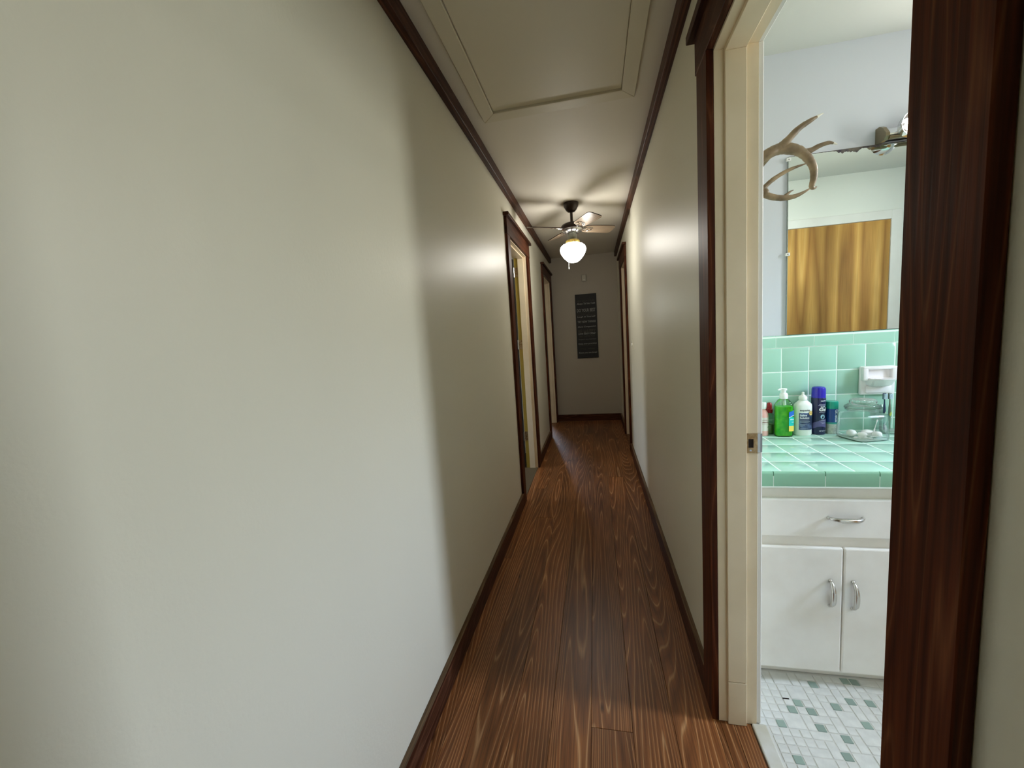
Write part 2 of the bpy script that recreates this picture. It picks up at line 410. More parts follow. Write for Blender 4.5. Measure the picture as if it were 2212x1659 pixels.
for a in ((-3.4, -1.60, 0, ZC), (-1.15, XLO + .1, 0, ZC), (-1.60, -1.15, 0, 1.55), (-1.60, -1.15, 1.95, ZC)): box(bm, a[0], a[1], 8.0, 8.1, a[2], a[3])
struct('study_wall_far', bm, m_room)
struct('study_wall_right', box(B(), XLO, XLO + .1, YE + .1, 8.0, 0, ZC), m_room)
side_room('closet', XB, 1.5, 4.0, 5.6, m_room, m_gap)

# ------------------------------------------------------------------ hall floor of pine boards
fl = struct('floor', box(B(), XLO, XB - .002, YBK - .1, YE + .1, -.06, -.012), m_gap)
edges = [-.60, -.537, -.456, -.325, -.195, -.063, .070, .203, .336, .352]
def plank(x0, x1, y0, y1):
    me_bm = box(B(), x0 + .0004, x1 - .0004, y0 + .0005, y1 - .0005, -.0115, random.uniform(-.0004, .0), .0007, 1)
    o = obj('plank', me_bm, m_floor, fl); return o
joints = {5: [1.212], 0: [2.2], 1: [3.3], 2: [2.75], 3: [4.1], 4: [.2, 5.2], 6: [3.6], 7: [.7, 4.4], 8: []}
for i in range(9):
    ys = [YBK] + joints[i] + [YE]
    if i == 5: ys = [YBK, 1.212, 3.9, YE]
    for a, b in zip(ys, ys[1:]): plank(edges[i], edges[i + 1], a, b)
# boards running into the bathroom doorway and the closet doorway
for a, b in ((.352, .392), (.392, .4455)): plank(a, b, DB[0], DB[1])
plank(.352, .463, D3[0], D3[1])
for d in (D2,):
    plank(XLO, XL - .003, d[0], d[1])
struct('bedroom_sill_carpet', box(B(), XLO, XL - .003, D1[0], D1[1], -.03, .002), m_carpet)

# ------------------------------------------------------------------ skirting and ceiling boards
BZ = .098
def base_x(name, xw, s, segs):
    t = thing(name, None, None, (xw, segs[0][0], 0), kind='structure')
    for a, b in segs:
        prof = [(xw, 0.0005), (xw + s * .0185, 0.0005), (xw + s * .0185, BZ - .001), (xw + s * .0175, BZ), (xw, BZ)]
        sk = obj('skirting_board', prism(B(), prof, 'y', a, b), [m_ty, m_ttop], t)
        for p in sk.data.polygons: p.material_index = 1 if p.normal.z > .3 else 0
CW = .096
base_x('baseboard_left', XL, 1, [(YBK, D1[0] - CW), (D1[1] + CW, D2[0] - CW)])
base_x('baseboard_right', XR, -1, [(YBK, DB[0] - CW), (DB[1] + CW + .012, D3[0] - CW), (D3[1] + CW, YE)])
t = thing('baseboard_end', None, None, (0, YE, 0), kind='structure')
obj('skirting_board', box(B(), XL + .02, XR - .019, YE - .0185, YE, .0005, BZ), m_tx, t)
struct('trim_1', box(B(), XL, XL + .032, YBK, YE, 2.326, ZC, .002, 1), m_ty)
struct('trim_2', box(B(), XR - .031, XR, YBK, YE, 2.330, ZC, .002, 1), m_ty)

# ------------------------------------------------------------------ door frames
def door_frame(name, side, d, extra=None, head_top=2.143, cap=.024, split=None):
    """Casing boards on the hall face, jamb boards lining the opening."""
    xw = XL if side < 0 else XR; xo = XLO if side < 0 else XB; s = 1 if side < 0 else -1   # s: into the hall
    t = thing(name, None, None, (xw, (d[0] + d[1]) / 2, 0), kind='structure')
    ct = .019
    for y0, y1 in ((d[0] - CW, d[0]), (d[1], d[1] + CW + .012)):
        y1 = min(y1, YE - .001)
        obj('side_casing', box(B(), xw, xw + s * ct, y0, y1, .0005, ZO + .006, .0015, 1), m_tz, t)
    ye = min(d[1] + CW + .02, YE - .001)
    obj('head_casing', box(B(), xw, xw + s * (ct + .001), d[0] - CW - .004, ye + .004 if ye < YE - .01 else ye, ZO + .006, head_top, .0015, 1), m_ty, t)
    obj('head_cap', box(B(), xw, xw + s * .040, d[0] - CW - .03, min(d[1] + CW + .045, YE - .001), head_top, head_top + cap, .002, 1), m_ty, t)
    j = .0005
    obj('jamb', box(B(), min(xw, xo) + j, max(xw, xo) - j, d[0] - JT, d[0], .0005, ZO), m_jamb, t)
    obj('jamb', box(B(), min(xw, xo) + j, max(xw, xo) - j, d[1], d[1] + JT, .0005, ZO), m_jamb, t)
    obj('head_jamb', box(B(), min(xw, xo) + j, max(xw, xo) - j, d[0] - JT, d[1] + JT, ZO, ZO + JT), m_jamb, t)
    a, b = (xw - s * .026, xw - s * .080)
    st = .011
    for y0, y1, nm in ((d[0], d[0] + st, 'stop'), (d[1] - st, d[1], 'stop')):
        bm = B()
        if split and y0 > d[0]:
            box(bm, a, b, y0, y1, .0008, split - .001, .001, 1); box(bm, a, b, y0, y1, split + .001, ZO - st, .001, 1)
        else: box(bm, a, b, y0, y1, .0008, ZO - st, .001, 1)
        obj('door_stop', bm, m_jamb, t)
    obj('door_stop', box(B(), a, b, d[0], d[1], ZO - st, ZO, .001, 1), m_jamb, t)
    return t
f1 = door_frame('door_1', -1, D1, head_top=2.160)
f2 = door_frame('door_2', -1, D2, head_top=2.150)
f3 = door_frame('door_3', 1, D3, head_top=2.150)
fb = door_frame('door_4', 1, DB, split=.152)
# bathroom-side casing of the bathroom door
for y0, y1 in ((DB[0] - .07, DB[0] - .004), (DB[1] + .004, DB[1] + .07)):
    obj('inner_casing', box(B(), XB, XB + .014, y0, y1, .001, ZO + .004, .002, 1), m_white, fb)
obj('inner_casing', box(B(), XB, XB + .014, DB[0] - .07, DB[1] + .07, ZO + .004, ZO + .07, .002, 1), m_white, fb)
# strike plate with its latch hole and curved lip
sz0, sz1 = .905, .966
bm = B()
y = DB[1] - .0012
for a in ((.4335, .4375, sz0, sz1), (.4515, .4625, sz0, sz1), (.4375, .4515, sz0, .922), (.4375, .4515, .949, sz1)):
    box(bm, a[0], a[1], y, DB[1] + .0002, a[2], a[3])
sp_ = obj('strike_plate', bm, m_oldbrass, fb, label='worn brass strike plate')
obj('latch_hole', box(B(), .4375, .4515, DB[1] - .0004, DB[1] + .0001, .922, .949), m_dark, sp_)
obj('strike_lip', tube(B(), [(.4625, y, sz0 + .03), (.470, y + .001, sz0 + .03), (.4785, y + .012, sz0 + .03)], .0004) if False else
    prism(B(), [(.462, DB[1] - .0012), (.470, DB[1] - .001), (.4765, DB[1] + .003), (.479, DB[1] + .010), (.4775, DB[1] + .010), (.475, DB[1] + .004), (.470, DB[1] + .0002), (.462, DB[1] - .0002)], 'z', sz0 + .003, sz1 - .002), m_steel, sp_)
bm = B(); lathe(bm, [(.0035, 0), (.003, .0008), (.0, .001)], (0, 0, 0), 12, axis='y', cap=False)
for v in bm.verts: v.co = Vector((.4435 + v.co.x, DB[1] - .0012 - v.co.y, .914 + v.co.z))
obj('plate_screw', bm, m_steel, sp_)
# bedroom door: hinge leaves on a yellow room-side edge, slab swung open into the room
obj('hinge_rebate', box(B(), XLO + .0006, XL - .081, D1[1] - .0012, D1[1] + .0005, .001, ZO - .001), m_yellow, f1, label='rebate painted mustard yellow')
for z in (1.86, 1.18, .28):
    bm = box(B(), XLO + .001, XLO + .031, D1[1] - .0026, D1[1] - .001, z, z + .089)
    h = obj('hinge', bm, m_oldbrass, f1, label='brass butt hinge')
    bm = B()
    for a_, b_ in ((0, .028), (.030, .059), (.061, .089)): lathe(bm, [(.0058, a_), (.0058, b_)], (XLO - .006, D1[1] - .006, z), 10)
    obj('hinge_knuckle', bm, m_chrome, h, True)
dl = thing('bedroom_door', 'dark door leaf swung open into the room behind the nearer left doorway', 'door', (XLO - .04, D1[1] + .02, 0))
obj('leaf', box(B(), XLO - .012, XLO - .80, D1[1] + .0, D1[1] + .036, .008, ZO - .006, .001, 1), mat('gap_shade_black', (.018, .010, .007), .5), dl)  # near-black colour carries the shade of the dark gap beyond the hinges
bm = B(); lathe(bm, [(.012, 0), (.012, .03), (.026, .04), (.026, .06), (.012, .068)], (0, 0, 0), 20, axis='y')
for v in bm.verts: v.co = Vector((XLO - .77 + v.co.x, D1[1] + .004 - v.co.y, .95 + v.co.z))
obj('knob', bm, m_oldbrass, dl, True)
# bathroom threshold
tag(obj('marble_threshold', box(B(), .447, .4905, DB[0] + .001, DB[1] - .001, -.02, .006, .004, 2), m_marble), 'pale marble threshold strip between wood floor and bathroom mosaic', 'threshold')

# ------------------------------------------------------------------ attic hatch
h = thing('attic_hatch', 'painted attic hatch with mitred frame set in the hall ceiling', 'hatch', (-.13, 1.4, ZC))
obj('hatch_panel', box(B(), HX0 + .003, HX1 - .003, HY0 + .003, HY1 - .003, ZC - .0045, ZC - .0003), m_hatch, h)
hw = .062; zt = ZC - .014
def mitre(poly):
    bm = B(); A = [bm.verts.new((x, y, ZC - .0005)) for x, y in poly]; Z = [bm.verts.new((x + (0 if True else 0), y, zt)) for x, y in poly]
    n = len(poly)
    for k in range(n): bm.faces.new((A[k], A[(k + 1) % n], Z[(k + 1) % n], Z[k]))
    bm.faces.new(A); bm.faces.new(Z[::-1]); bmesh.ops.recalc_face_normals(bm, faces=list(bm.faces))
    bmesh.ops.bevel(bm, geom=list(bm.edges), offset=.002, segments=1, affect='EDGES'); return bm
i0, i1, j0, j1 = HX0, HX1, HY0, HY1; o0, o1, p0, p1 = HX0 - hw, HX1 + hw, HY0 - hw, HY1 + .072
obj('frame_board', mitre([(o0, p0), (i0, j0), (i0, j1), (o0, p1)]), m_hatch, h)
obj('frame_board', mitre([(i1, j0), (o1, p0), (o1, p1), (i1, j1)]), m_hatch, h)
obj('frame_board', mitre([(i0, j1), (i1, j1), (o1, p1), (o0, p1)]), m_hatch, h)
obj('frame_board', mitre([(o0, p0), (o1, p0), (i1, j0), (i0, j0)]), m_hatch, h)

# ------------------------------------------------------------------ ceiling fan
FX, FY = -.147, 3.61
m_blade = wood('fan_blade_veneer', 'x', (.20, .15, .10), (.26, .20, .14), (.34, .27, .20), .3, 18, 8, .8)
fan = thing('ceiling_fan', 'four-blade ceiling fan with lit schoolhouse globe over the hall', 'fan', (FX, FY, ZC))
obj('canopy', lathe(B(), [(.063, ZC - .001), (.064, ZC - .012), (.060, ZC - .030), (.052, ZC - .044), (.044, ZC - .058), (.030, ZC - .072), (.014, ZC - .076)], (FX, FY, 0), 32), m_bronze, fan, True)
obj('downrod', lathe(B(), [(.0115, 2.215), (.0115, 2.330)], (FX, FY, 0), 16), m_bronze, fan, True)
obj('motor_housing', lathe(B(), [(.030, 2.232), (.062, 2.226), (.085, 2.214), (.0935, 2.200), (.0935, 2.182), (.090, 2.174), (.082, 2.172)], (FX, FY, 0), 40), m_bronze, fan, True)
bm = B(); lathe(bm, [(.088, 2.174), (.082, 2.160), (.060, 2.148), (.045, 2.145)], (FX, FY, 0), 40, cap=True)
vr = obj('vent_ring', bm, m_chrome2, fan, True)
bm = B()
for k in range(12):
    a = 2 * PI * k / 12; ca, sa = math.cos(a), math.sin(a)
    q = [(.083, 2.1615, -.006), (.083, 2.1615, .006), (.058, 2.1465, .0045), (.058, 2.1465, -.0045)]
    bm.faces.new([bm.verts.new((FX + r * ca - w * sa, FY + r * sa + w * ca, z - .001)) for r, z, w in q])
obj('vent_slots', bm, m_dark, vr)
obj('light_neck', lathe(B(), [(.030, 2.147), (.038, 2.135), (.040, 2.100), (.040, 2.086)], (FX, FY, 0), 28), mat('pewter_neck', (.22, .23, .19), .35, .7), fan, True)
obj('light_fitter', lathe(B(), [(.040, 2.090), (.056, 2.086), (.060, 2.078), (.060, 2.062), (.056, 2.058)], (FX, FY, 0), 32), m_gold, fan, True)
obj('glass_globe', lathe(B(), [(.046, 2.074), (.050, 2.066), (.056, 2.061), (.085, 2.050), (.103, 2.034), (.110, 2.014), (.108, 1.994), (.098, 1.970), (.080, 1.944), (.055, 1.918), (.030, 1.904), (.0, 1.900)], (FX, FY, 0), 40, cap=False), m_globe, fan, True, label='lit white schoolhouse glass globe')
pc = B(); tube(pc, [(FX - .038, FY - .012, 2.10), (FX - .040, FY - .02, 1.93), (FX - .040, FY - .02, 1.868)], .0012, 6)
lathe(pc, [(.002, 1.868), (.0042, 1.862), (.0042, 1.848), (.001, 1.845)], (FX - .040, FY - .02, 0), 10)
obj('pull_chain', pc, m_plasticw, fan, True)
outl = [(.108, -.030), (.116, -.042), (.132, -.050), (.160, -.054), (.360, -.062), (.378, -.0605), (.391, -.053), (.397, -.040), (.398, 0), (.397, .040), (.391, .053), (.378, .0605), (.360, .062), (.160, .054), (.132, .050), (.116, .042), (.108, .030)]
for k, deg in enumerate((30, 120, 210, 300)):
    a = math.radians(deg); e_ = Vector((math.cos(a), math.sin(a), 0)); tg = Vector((-math.sin(a), math.cos(a), 0))
    pt = math.radians(-14); tt = tg * math.cos(pt) + Vector((0, 0, 1)) * math.sin(pt); nn = e_.cross(tt)
    def X(r, w, hgt=0): return Vector((FX, FY, 2.186)) + e_ * r + tt * w + nn * hgt
    bm = B(); A = [bm.verts.new((r, w, .003)) for r, w in outl]; Z = [bm.verts.new((r, w, -.003)) for r, w in outl]; n = len(outl)
    for q in range(n): bm.faces.new((A[q], A[(q + 1) % n], Z[(q + 1) % n], Z[q]))
    bm.faces.new(A); bm.faces.new(Z[::-1]); bmesh.ops.recalc_face_normals(bm, faces=list(bm.faces))
    me = bpy.data.meshes.new('fan_blade'); bm.to_mesh(me); bm.free(); me.materials.append(m_blade); me.materials.append(m_bronze)
    for p_ in me.polygons: p_.material_index = 0 if abs(p_.normal.z) > .9 else 1
    bl = bpy.data.objects.new('fan_blade', me); COL.objects.link(bl)
    mw = Matrix((e_, tt, nn)).transposed().to_4x4(); mw.translation = Vector((FX, FY, 2.186))
    bl.matrix_basis = mw; parent(bl, fan); WM_[bl.name] = mw.copy()
    bm = B()
    tube(bm, [X(.080, 0, -.004), X(.112, 0, -.006), X(.130, 0, -.006)], .006, 8)
    for sgn in (-1, 1):
        tube(bm, spline([X(.100, 0, -.006), X(.118, sgn * .026, -.006), X(.146, sgn * .034, -.006), X(.160, sgn * .018, -.006), X(.142, sgn * .008, -.006)], 4), .0028, 6)
        tube(bm, spline([X(.146, sgn * .034, -.006), X(.172, sgn * .030, -.006), X(.190, sgn * .012, -.006), X(.172, 0, -.006)], 4), .0024, 6)
        lathe(bm, [(.004, -.001), (.004, .0015)], X(.160, sgn * .03, -.006), 8)
    obj('blade_iron', bm, m_chrome2, bl, True)

# ------------------------------------------------------------------ end wall: sign, sensor; side wall: switch
sx0, sx1, sz0_, sz1_ = -.249, .0515, .933, 1.848; sgw = sx1 - sx0; sgh = sz1_ - sz0_
sg = thing('word_sign', 'tall narrow black canvas sign with pale lettering on the end wall', 'sign', ((sx0 + sx1) / 2, YE, sz0_))
obj('canvas', box(B(), sx0, sx1, YE - .022, YE - .001, sz0_, sz1_, .002, 1), m_sign, sg)
lines = [('HELP EACH OTHER', .105, .022, 0, .25, 0), ('Always Tell the Truth', .150, .034, 1, .26, .25), ('DO YOUR BEST', .250, .046, 1, .262, 0),
         ('Be thankful for your family', .292, .018, 0, .258, 0), ('Listen to each other', .318, .018, 0, .258, 0), ('Laugh at Yourself', .352, .028, 1, .258, .1), ('TRY NEW THINGS', .428, .030, 1, .258, 0),
         ('Show Compassion', .508, .030, 1, .256, .25), ('BE HAPPY', .578, .052, 0, .25, 0), ('Love Each Other', .612, .030, 1, .252, .35), ('SAY I LOVE YOU', .655, .026, 0, .22, 0),
         ('Respect one Another', .706, .024, 2, .254, .1), ('Keep your promises', .775, .028, 1, .262, .2), ('Say Please and Thank you', .802, .018, 0, .25, 0),
         ('Hug often', .855, .022, 0, .20, 0), ('Know you are loved', .918, .030, 1, .262, .2)]
m_inkmid = mat('mid_ink', (.20, .20, .19), .7)
for s, fr, hh, k, w, sh in lines:
    bm = text_bm(s, w * .99, hh, 'CENTER', shear=sh, bold=.012 if k == 1 else 0)
    place_flat(bm, (sx0 + sx1) / 2, YE - .0226, sz1_ - fr * sgh - hh / 2)
    obj('lettering', bm, (m_inkdim, m_ink, m_inkmid)[k], sg)
se = thing('motion_sensor', 'small off-white wall sensor with a lit dot above the black sign', 'sensor', (-.108, YE, 2.025))
obj('sensor_body', box(B(), -.143, -.075, YE - .03, YE - .0005, 2.027, 2.122, .012, 3), m_offw, se, True)
bm = B(); lathe(bm, [(.010, 0), (.008, .005), (.0, .007)], (0, 0, 0), 16, axis='y', cap=False)
for v in bm.verts: v.co = Vector((-.108 + v.co.x, YE - .030 - v.co.y, 2.048 + v.co.z))
obj('sensor_lens', bm, m_plasticw, se, True)
sw = thing('light_switch', 'white light switch plate on the right hall wall near the far doorway', 'switch', (XR, 3.93, 1.16))
obj('switch_plate', box(B(), XR - .006, XR - .0003, 3.895, 3.965, 1.105, 1.220, .002, 2), m_wall, sw)
obj('toggle', box(B(), XR - .016, XR - .005, 3.925, 3.935, 1.152, 1.174, .002, 1), m_plasticw, sw)

# ------------------------------------------------------------------ windows
def window(name, x, s, y0, y1, z0, z1, m):
    t = thing(name, None, None, (x, (y0 + y1) / 2, z0), kind='structure')
    fw = .035; bm = B(); xa, xb = x + s * .03, x + s * .075
    for a in ((y0, y0 + fw, z0, z1), (y1 - fw, y1, z0, z1), (y0, y1, z0, z0 + fw), (y0, y1, z1 - fw, z1), (y0, y1, (z0 + z1) / 2 - .018, (z0 + z1) / 2 + .018)):
        box(bm, xa, xb, a[0], a[1], a[2], a[3])
    obj('sash', bm, m_white, t)
    obj('sill', box(B(), x - s * .03, x + s * .03, y0 - .04, y1 + .04, z0 - .02, z0, .003, 1), m_white, t)
    zm = (z0 + z1) / 2
    for a, b in ((z0 + fw, zm - .018), (zm + .018, z1 - fw)):
        bm = B(); xm = (xa + xb) / 2
        bm.faces.new([bm.verts.new((xm, yy, zz)) for yy, zz in ((y0 + fw, a), (y1 - fw, a), (y1 - fw, b), (y0 + fw, b))])
        obj('pane', bm, m_glass, t)
    return t
window('window_1', BX1, 1, WY0, WY1, WZ0, WZ1, m_white)
window('window_2', -3.3, -1, 2.45, 3.25, 1.47, 1.83, m_white)
wy = thing('window_3', None, None, (-1.375, 8.0, 1.55), kind='structure')
bm = B()
for a in ((-1.60, -1.58, 1.55, 1.95), (-1.17, -1.15, 1.55, 1.95), (-1.60, -1.15, 1.55, 1.57), (-1.60, -1.15, 1.93, 1.95), (-1.60, -1.15, 1.74, 1.76)): box(bm, a[0], a[1], 8.03, 8.075, a[2], a[3])
obj('sash', bm, m_white, wy)
for a, b in ((1.57, 1.74), (1.76, 1.93)):
    bm = B(); bm.faces.new([bm.verts.new((x_, 8.05, z_)) for x_, z_ in ((-1.58, a), (-1.17, a), (-1.17, b), (-1.58, b))]); obj('pane', bm, m_glass, wy)

# ------------------------------------------------------------------ bathroom floor mosaic
PT = .0285
bf = struct('bathroom_floor', box(B(), XB, BX1, BY0, BY1, -.06, -.0008), m_fgrout)
X0, Y0 = .54 - PT / 2, 1.393 - PT / 2        # cell (0,0) holds a tile centred at (.54, 1.393)
greens = {(6, 3), (3, 0), (2, -1), (4, -1), (0, -3), (7, 0), (9, 1), (11, 1), (4, -3), (9, -2), (6, -4), (5, -6), (0, -7), (6, -8), (11, 4), (10, 4), (-1, -12), (13, -1), (14, -4), (8, -9), (12, -6)}
shapes = {}
def tile_mesh(w, d):
    if (w, d) not in shapes:
        bm = box(B(), -(w * PT - .0032) / 2, (w * PT - .0032) / 2, -(d * PT - .0032) / 2, (d * PT - .0032) / 2, -.004, .0016, .0012, 1)
        me = bpy.data.meshes.new('mosaic_tile'); bm.to_mesh(me); bm.free(); me.materials.append(m_ftile); shapes[(w, d)] = me
    return shapes[(w, d)]
bmg = box(B(), -.0127, .0127, -.0127, .0127, -.004, .0016, .0012, 1)
green_me = bpy.data.meshes.new('mosaic_tile'); bmg.to_mesh(green_me); bmg.free(); green_me.materials.append(m_gtile)
used = set(); rest = B(); rest_g = B(); ntile = 0
imin, imax, jmin, jmax = -2, 24, -28, 4
for j in range(jmax, jmin - 1, -1):
    for i in range(imin, imax + 1):
        if (i, j) in used: continue
        g = (i, j) in greens or ((i < -1 or i > 15 or j < -10) and random.random() < .07)
        w = d = 1
        if not g and i > 0:
            c = random.random(); w, d = (1, 1) if c < .42 else (2, 1) if c < .62 else (1, 2) if c < .86 else (2, 2)
        cells = lambda w, d: [(i + a, j - b) for a in range(w) for b in range(d)]
        def ok(w, d): return all(q not in used and (q == (i, j) or q not in greens) and q[0] <= imax and q[1] >= jmin for q in cells(w, d))
        if not ok(w, d): w, d = (1, d) if ok(1, d) else (w, 1) if ok(w, 1) else (1, 1)
        used.update(cells(w, d))
        cx, cy = X0 + (i + w / 2) * PT, Y0 + (j + 1 - d / 2) * PT
        if cx - w * PT / 2 < XB + .004 or (cx < .492 + PT / 2 and cy < DB[1] + .01 and cy > DB[0]): continue
        if -2 <= i <= 15 and -11 <= j and ntile < 285:
            inst('tile', green_me if g else tile_mesh(w, d), (cx + random.uniform(-.0006, .0006), cy + random.uniform(-.0006, .0006), random.uniform(-.0008, .0004)), bf, (random.uniform(-.008, .008), random.uniform(-.008, .008), random.uniform(-.02, .02))); ntile += 1
        else:
            box(rest_g if g else rest, cx - (w * PT - .0032) / 2, cx + (w * PT - .0032) / 2, cy - (d * PT - .0032) / 2, cy + (d * PT - .0032) / 2, -.004, .0016)
obj('mosaic_field', rest, m_ftile, bf, kind='stuff'); obj('mosaic_field_green', rest_g, m_gtile, bf, kind='stuff')
tag(obj('dark_scrap', box(B(), .583, .604, 1.402, 1.407, .0012, .0028, .001, 1), m_dark), 'tiny dark scrap lying on the white mosaic before the vanity', 'scrap')

# ------------------------------------------------------------------ vanity cabinet
VX1 = 1.90; YF = 1.488
vc = thing('vanity_cabinet', 'cream painted bathroom vanity cabinet under the green tiled counter', 'cabinet', (1.1, 1.75, 0))
bm = B(); box(bm, XB + .001, VX1, YF, BY1 - .001, .049, .7335); box(bm, XB + .001, VX1, 1.53, BY1 - .001, .0025, .049)
obj('cabinet_body', bm, m_cab, vc)
def handle(p0, p1, par, out=.024):
    p0, p1 = Vector(p0), Vector(p1); mid = (p0 + p1) / 2; n = Vector((0, -1, 0))
    pts = spline([p0, p0 + n * .010 + (p1 - p0) * .06, p0 * .75 + p1 * .25 + n * out * .9, mid + n * out, p0 * .25 + p1 * .75 + n * out * .9, p1 + n * .010 - (p1 - p0) * .06, p1], 5)
    nn_ = len(pts); rr = [(.0028 + .0054 * math.sin(PI * i / (nn_ - 1))) for i in range(nn_)]
    bm = B(); tube(bm, pts, rr, 10)
    for p in (p0, p1): lathe(bm, [(.008, 0), (.007, .004), (.004, .005)], (0, 0, 0), 12, axis='y') if False else None
    for p in (p0, p1):
        b2 = B(); lathe(b2, [(.0060, 0), (.0056, .003), (.0034, .006)], (0, 0, 0), 12, axis='y')
        for v in b2.verts: v.co = Vector((p.x + v.co.x, p.y - v.co.y, p.z + v.co.z))
        merge(bm, b2)
    return obj('handle', bm, m_chrome2, par, True, label='curved worn chrome handle')
yd = 1.470
dr = obj('drawer', box(B(), .474, 1.112, yd, YF, .556, .691, .005, 2), m_cab, vc); handle((.742, yd, .628), (.842, yd, .628), dr)
d_ = obj('door', box(B(), .474, .7895, yd, YF, .062, .520, .005, 2), m_cab, vc); handle((.752, yd, .405), (.752, yd, .313), d_)
d_ = obj('door', box(B(), .7925, 1.112, yd, YF, .062, .520, .005, 2), m_cab, vc); handle((.820, yd, .403), (.820, yd, .307), d_)
d_ = obj('door', box(B(), 1.15, 1.50, yd, YF, .062, .691, .005, 2), m_cab, vc)
d_ = obj('door', box(B(), 1.505, 1.86, yd, YF, .062, .691, .005, 2), m_cab, vc)

# ------------------------------------------------------------------ tiled countertop and backsplash
ZT = .789; P4 = .1085
ct = thing('tiled_countertop', 'seafoam green tiled vanity countertop with rounded front edge tiles', 'countertop', (1.1, 1.75, .734))
obj('grout_bed', box(B(), XB + .001, VX1, 1.468, BY1 - .001, .734, ZT - .0004), m_grout, ct)
def tile_me(w, d, hgt, m, bev=.0012, seg=2):
    bm = box(B(), -w / 2, w / 2, -d / 2, d / 2, -hgt, 0, bev, seg); me = bpy.data.meshes.new('tile'); bm.to_mesh(me); bm.free(); me.materials.append(m)
    for p in me.polygons: p.use_smooth = True
    try: me.set_sharp_from_angle(angle=math.radians(50))
    except Exception: pass
    return me
g = .0040
xs = [XB + .001] + [.7075 + P4 * k for k in range(-2, 11)] + [VX1]
xs = [x for x in xs if XB <= x <= VX1]; ys = [1.4655, 1.575, 1.6865, 1.797, 1.9045, 2.011]
cache = {}
for a, b in zip(xs, xs[1:]):
    for c, d in zip(ys, ys[1:]):
        key = (round(b - a, 4), round(d - c, 4))
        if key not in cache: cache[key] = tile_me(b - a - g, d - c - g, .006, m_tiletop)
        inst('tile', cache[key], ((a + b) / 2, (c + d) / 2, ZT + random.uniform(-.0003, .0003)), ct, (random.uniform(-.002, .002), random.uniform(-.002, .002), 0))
def edge_me(L):
    # front edge tile: rounded nose, hangs below the slab
    pr = [(0.0, 0.0), (-.0035, .0008)] + [(-.004 - .0075 * math.sin(a), -.0075 + .0095 * math.cos(a)) for a in [PI / 2 * k / 5 for k in range(1, 6)]] + [(-.0115, -.048), (-.009, -.0545), (-.004, -.056), (0, -.056)]
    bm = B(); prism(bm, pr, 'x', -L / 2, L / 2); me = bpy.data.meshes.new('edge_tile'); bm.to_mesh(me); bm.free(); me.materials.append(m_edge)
    for p in me.polygons: p.use_smooth = len(p.vertices) == 4
    try: me.set_sharp_from_angle(angle=math.radians(50))
    except Exception: pass
    return me
es = [XB + .001] + [.5705 + .154 * k for k in range(0, 9)] + [VX1]; ecache = {}
for a, b in zip(es, es[1:]):
    L = round(b - a - .0022, 4)
    if L not in ecache: ecache[L] = edge_me(L)
    inst('edge_tile', ecache[L], ((a + b) / 2, 1.4685, ZT + .0005), ct)
obj('edge_grout', box(B(), XB + .001, VX1, 1.4573, 1.4685, .736, ZT - .013), m_grout, ct)
# backsplash: a structure of its own on the vanity wall
bs = thing('trim_backsplash', None, None, (1.1, BY1, ZT), kind='structure')
obj('grout_bed', box(B(), XB + .001, VX1, 2.0102, BY1 - .0005, ZT - .002, 1.218), m_grout, bs)
zs = [ZT + .001, .8455, .954, 1.0625, 1.1705]
def wtile(w, hgt, m):
    bm = box(B(), -w / 2, w / 2, 0, .008, -hgt / 2, hgt / 2, .0012, 2); me = bpy.data.meshes.new('tile'); bm.to_mesh(me); bm.free(); me.materials.append(m)
    for p in me.polygons: p.use_smooth = True
    try: me.set_sharp_from_angle(angle=math.radians(50))
    except Exception: pass
    return me
wx = [XB + .001] + [.8155 + P4 * k for k in range(-3, 10)] + [VX1]; wc = {}
for a, b in zip(wx, wx[1:]):
    for c, d in zip(zs, zs[1:]):
        key = (round(b - a, 4), round(d - c, 4))
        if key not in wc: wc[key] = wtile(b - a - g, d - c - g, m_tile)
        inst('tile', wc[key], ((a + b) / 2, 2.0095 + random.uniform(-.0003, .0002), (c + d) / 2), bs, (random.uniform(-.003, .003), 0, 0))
def cap_me(L):
    pr = [(.010, 0), (0, 0), (0, .040), (.0012, .046), (.0040, .0505), (.0080, .0525), (.012, .053), (.010, .053)]
    pr = [(.0125, 0), (0, 0), (0, .040), (.0012, .046), (.0040, .0505), (.0080, .0525), (.0125, .053)]
    bm = B(); prism(bm, pr, 'x', -L / 2, L / 2); me = bpy.data.meshes.new('cap_tile'); bm.to_mesh(me); bm.free(); me.materials.append(m_tile)
    for p in me.polygons: p.use_smooth = len(p.vertices) == 4
    try: me.set_sharp_from_angle(angle=math.radians(40))
    except Exception: pass
    return me
obj('cap_grout', box(B(), XB + .001, VX1, 2.0076, BY1 - .0005, 1.1715, 1.2225), m_grout, bs)
cs = [XB + .001] + [.6405 + .151 * k for k in range(-1, 9)] + [VX1]; cc_ = {}
for a, b in zip(cs, cs[1:]):
    L = round(b - a - .0024, 4)
    if L not in cc_: cc_[L] = cap_me(L)
    inst('cap_tile', cc_[L], ((a + b) / 2, 2.007, 1.1728), bs)

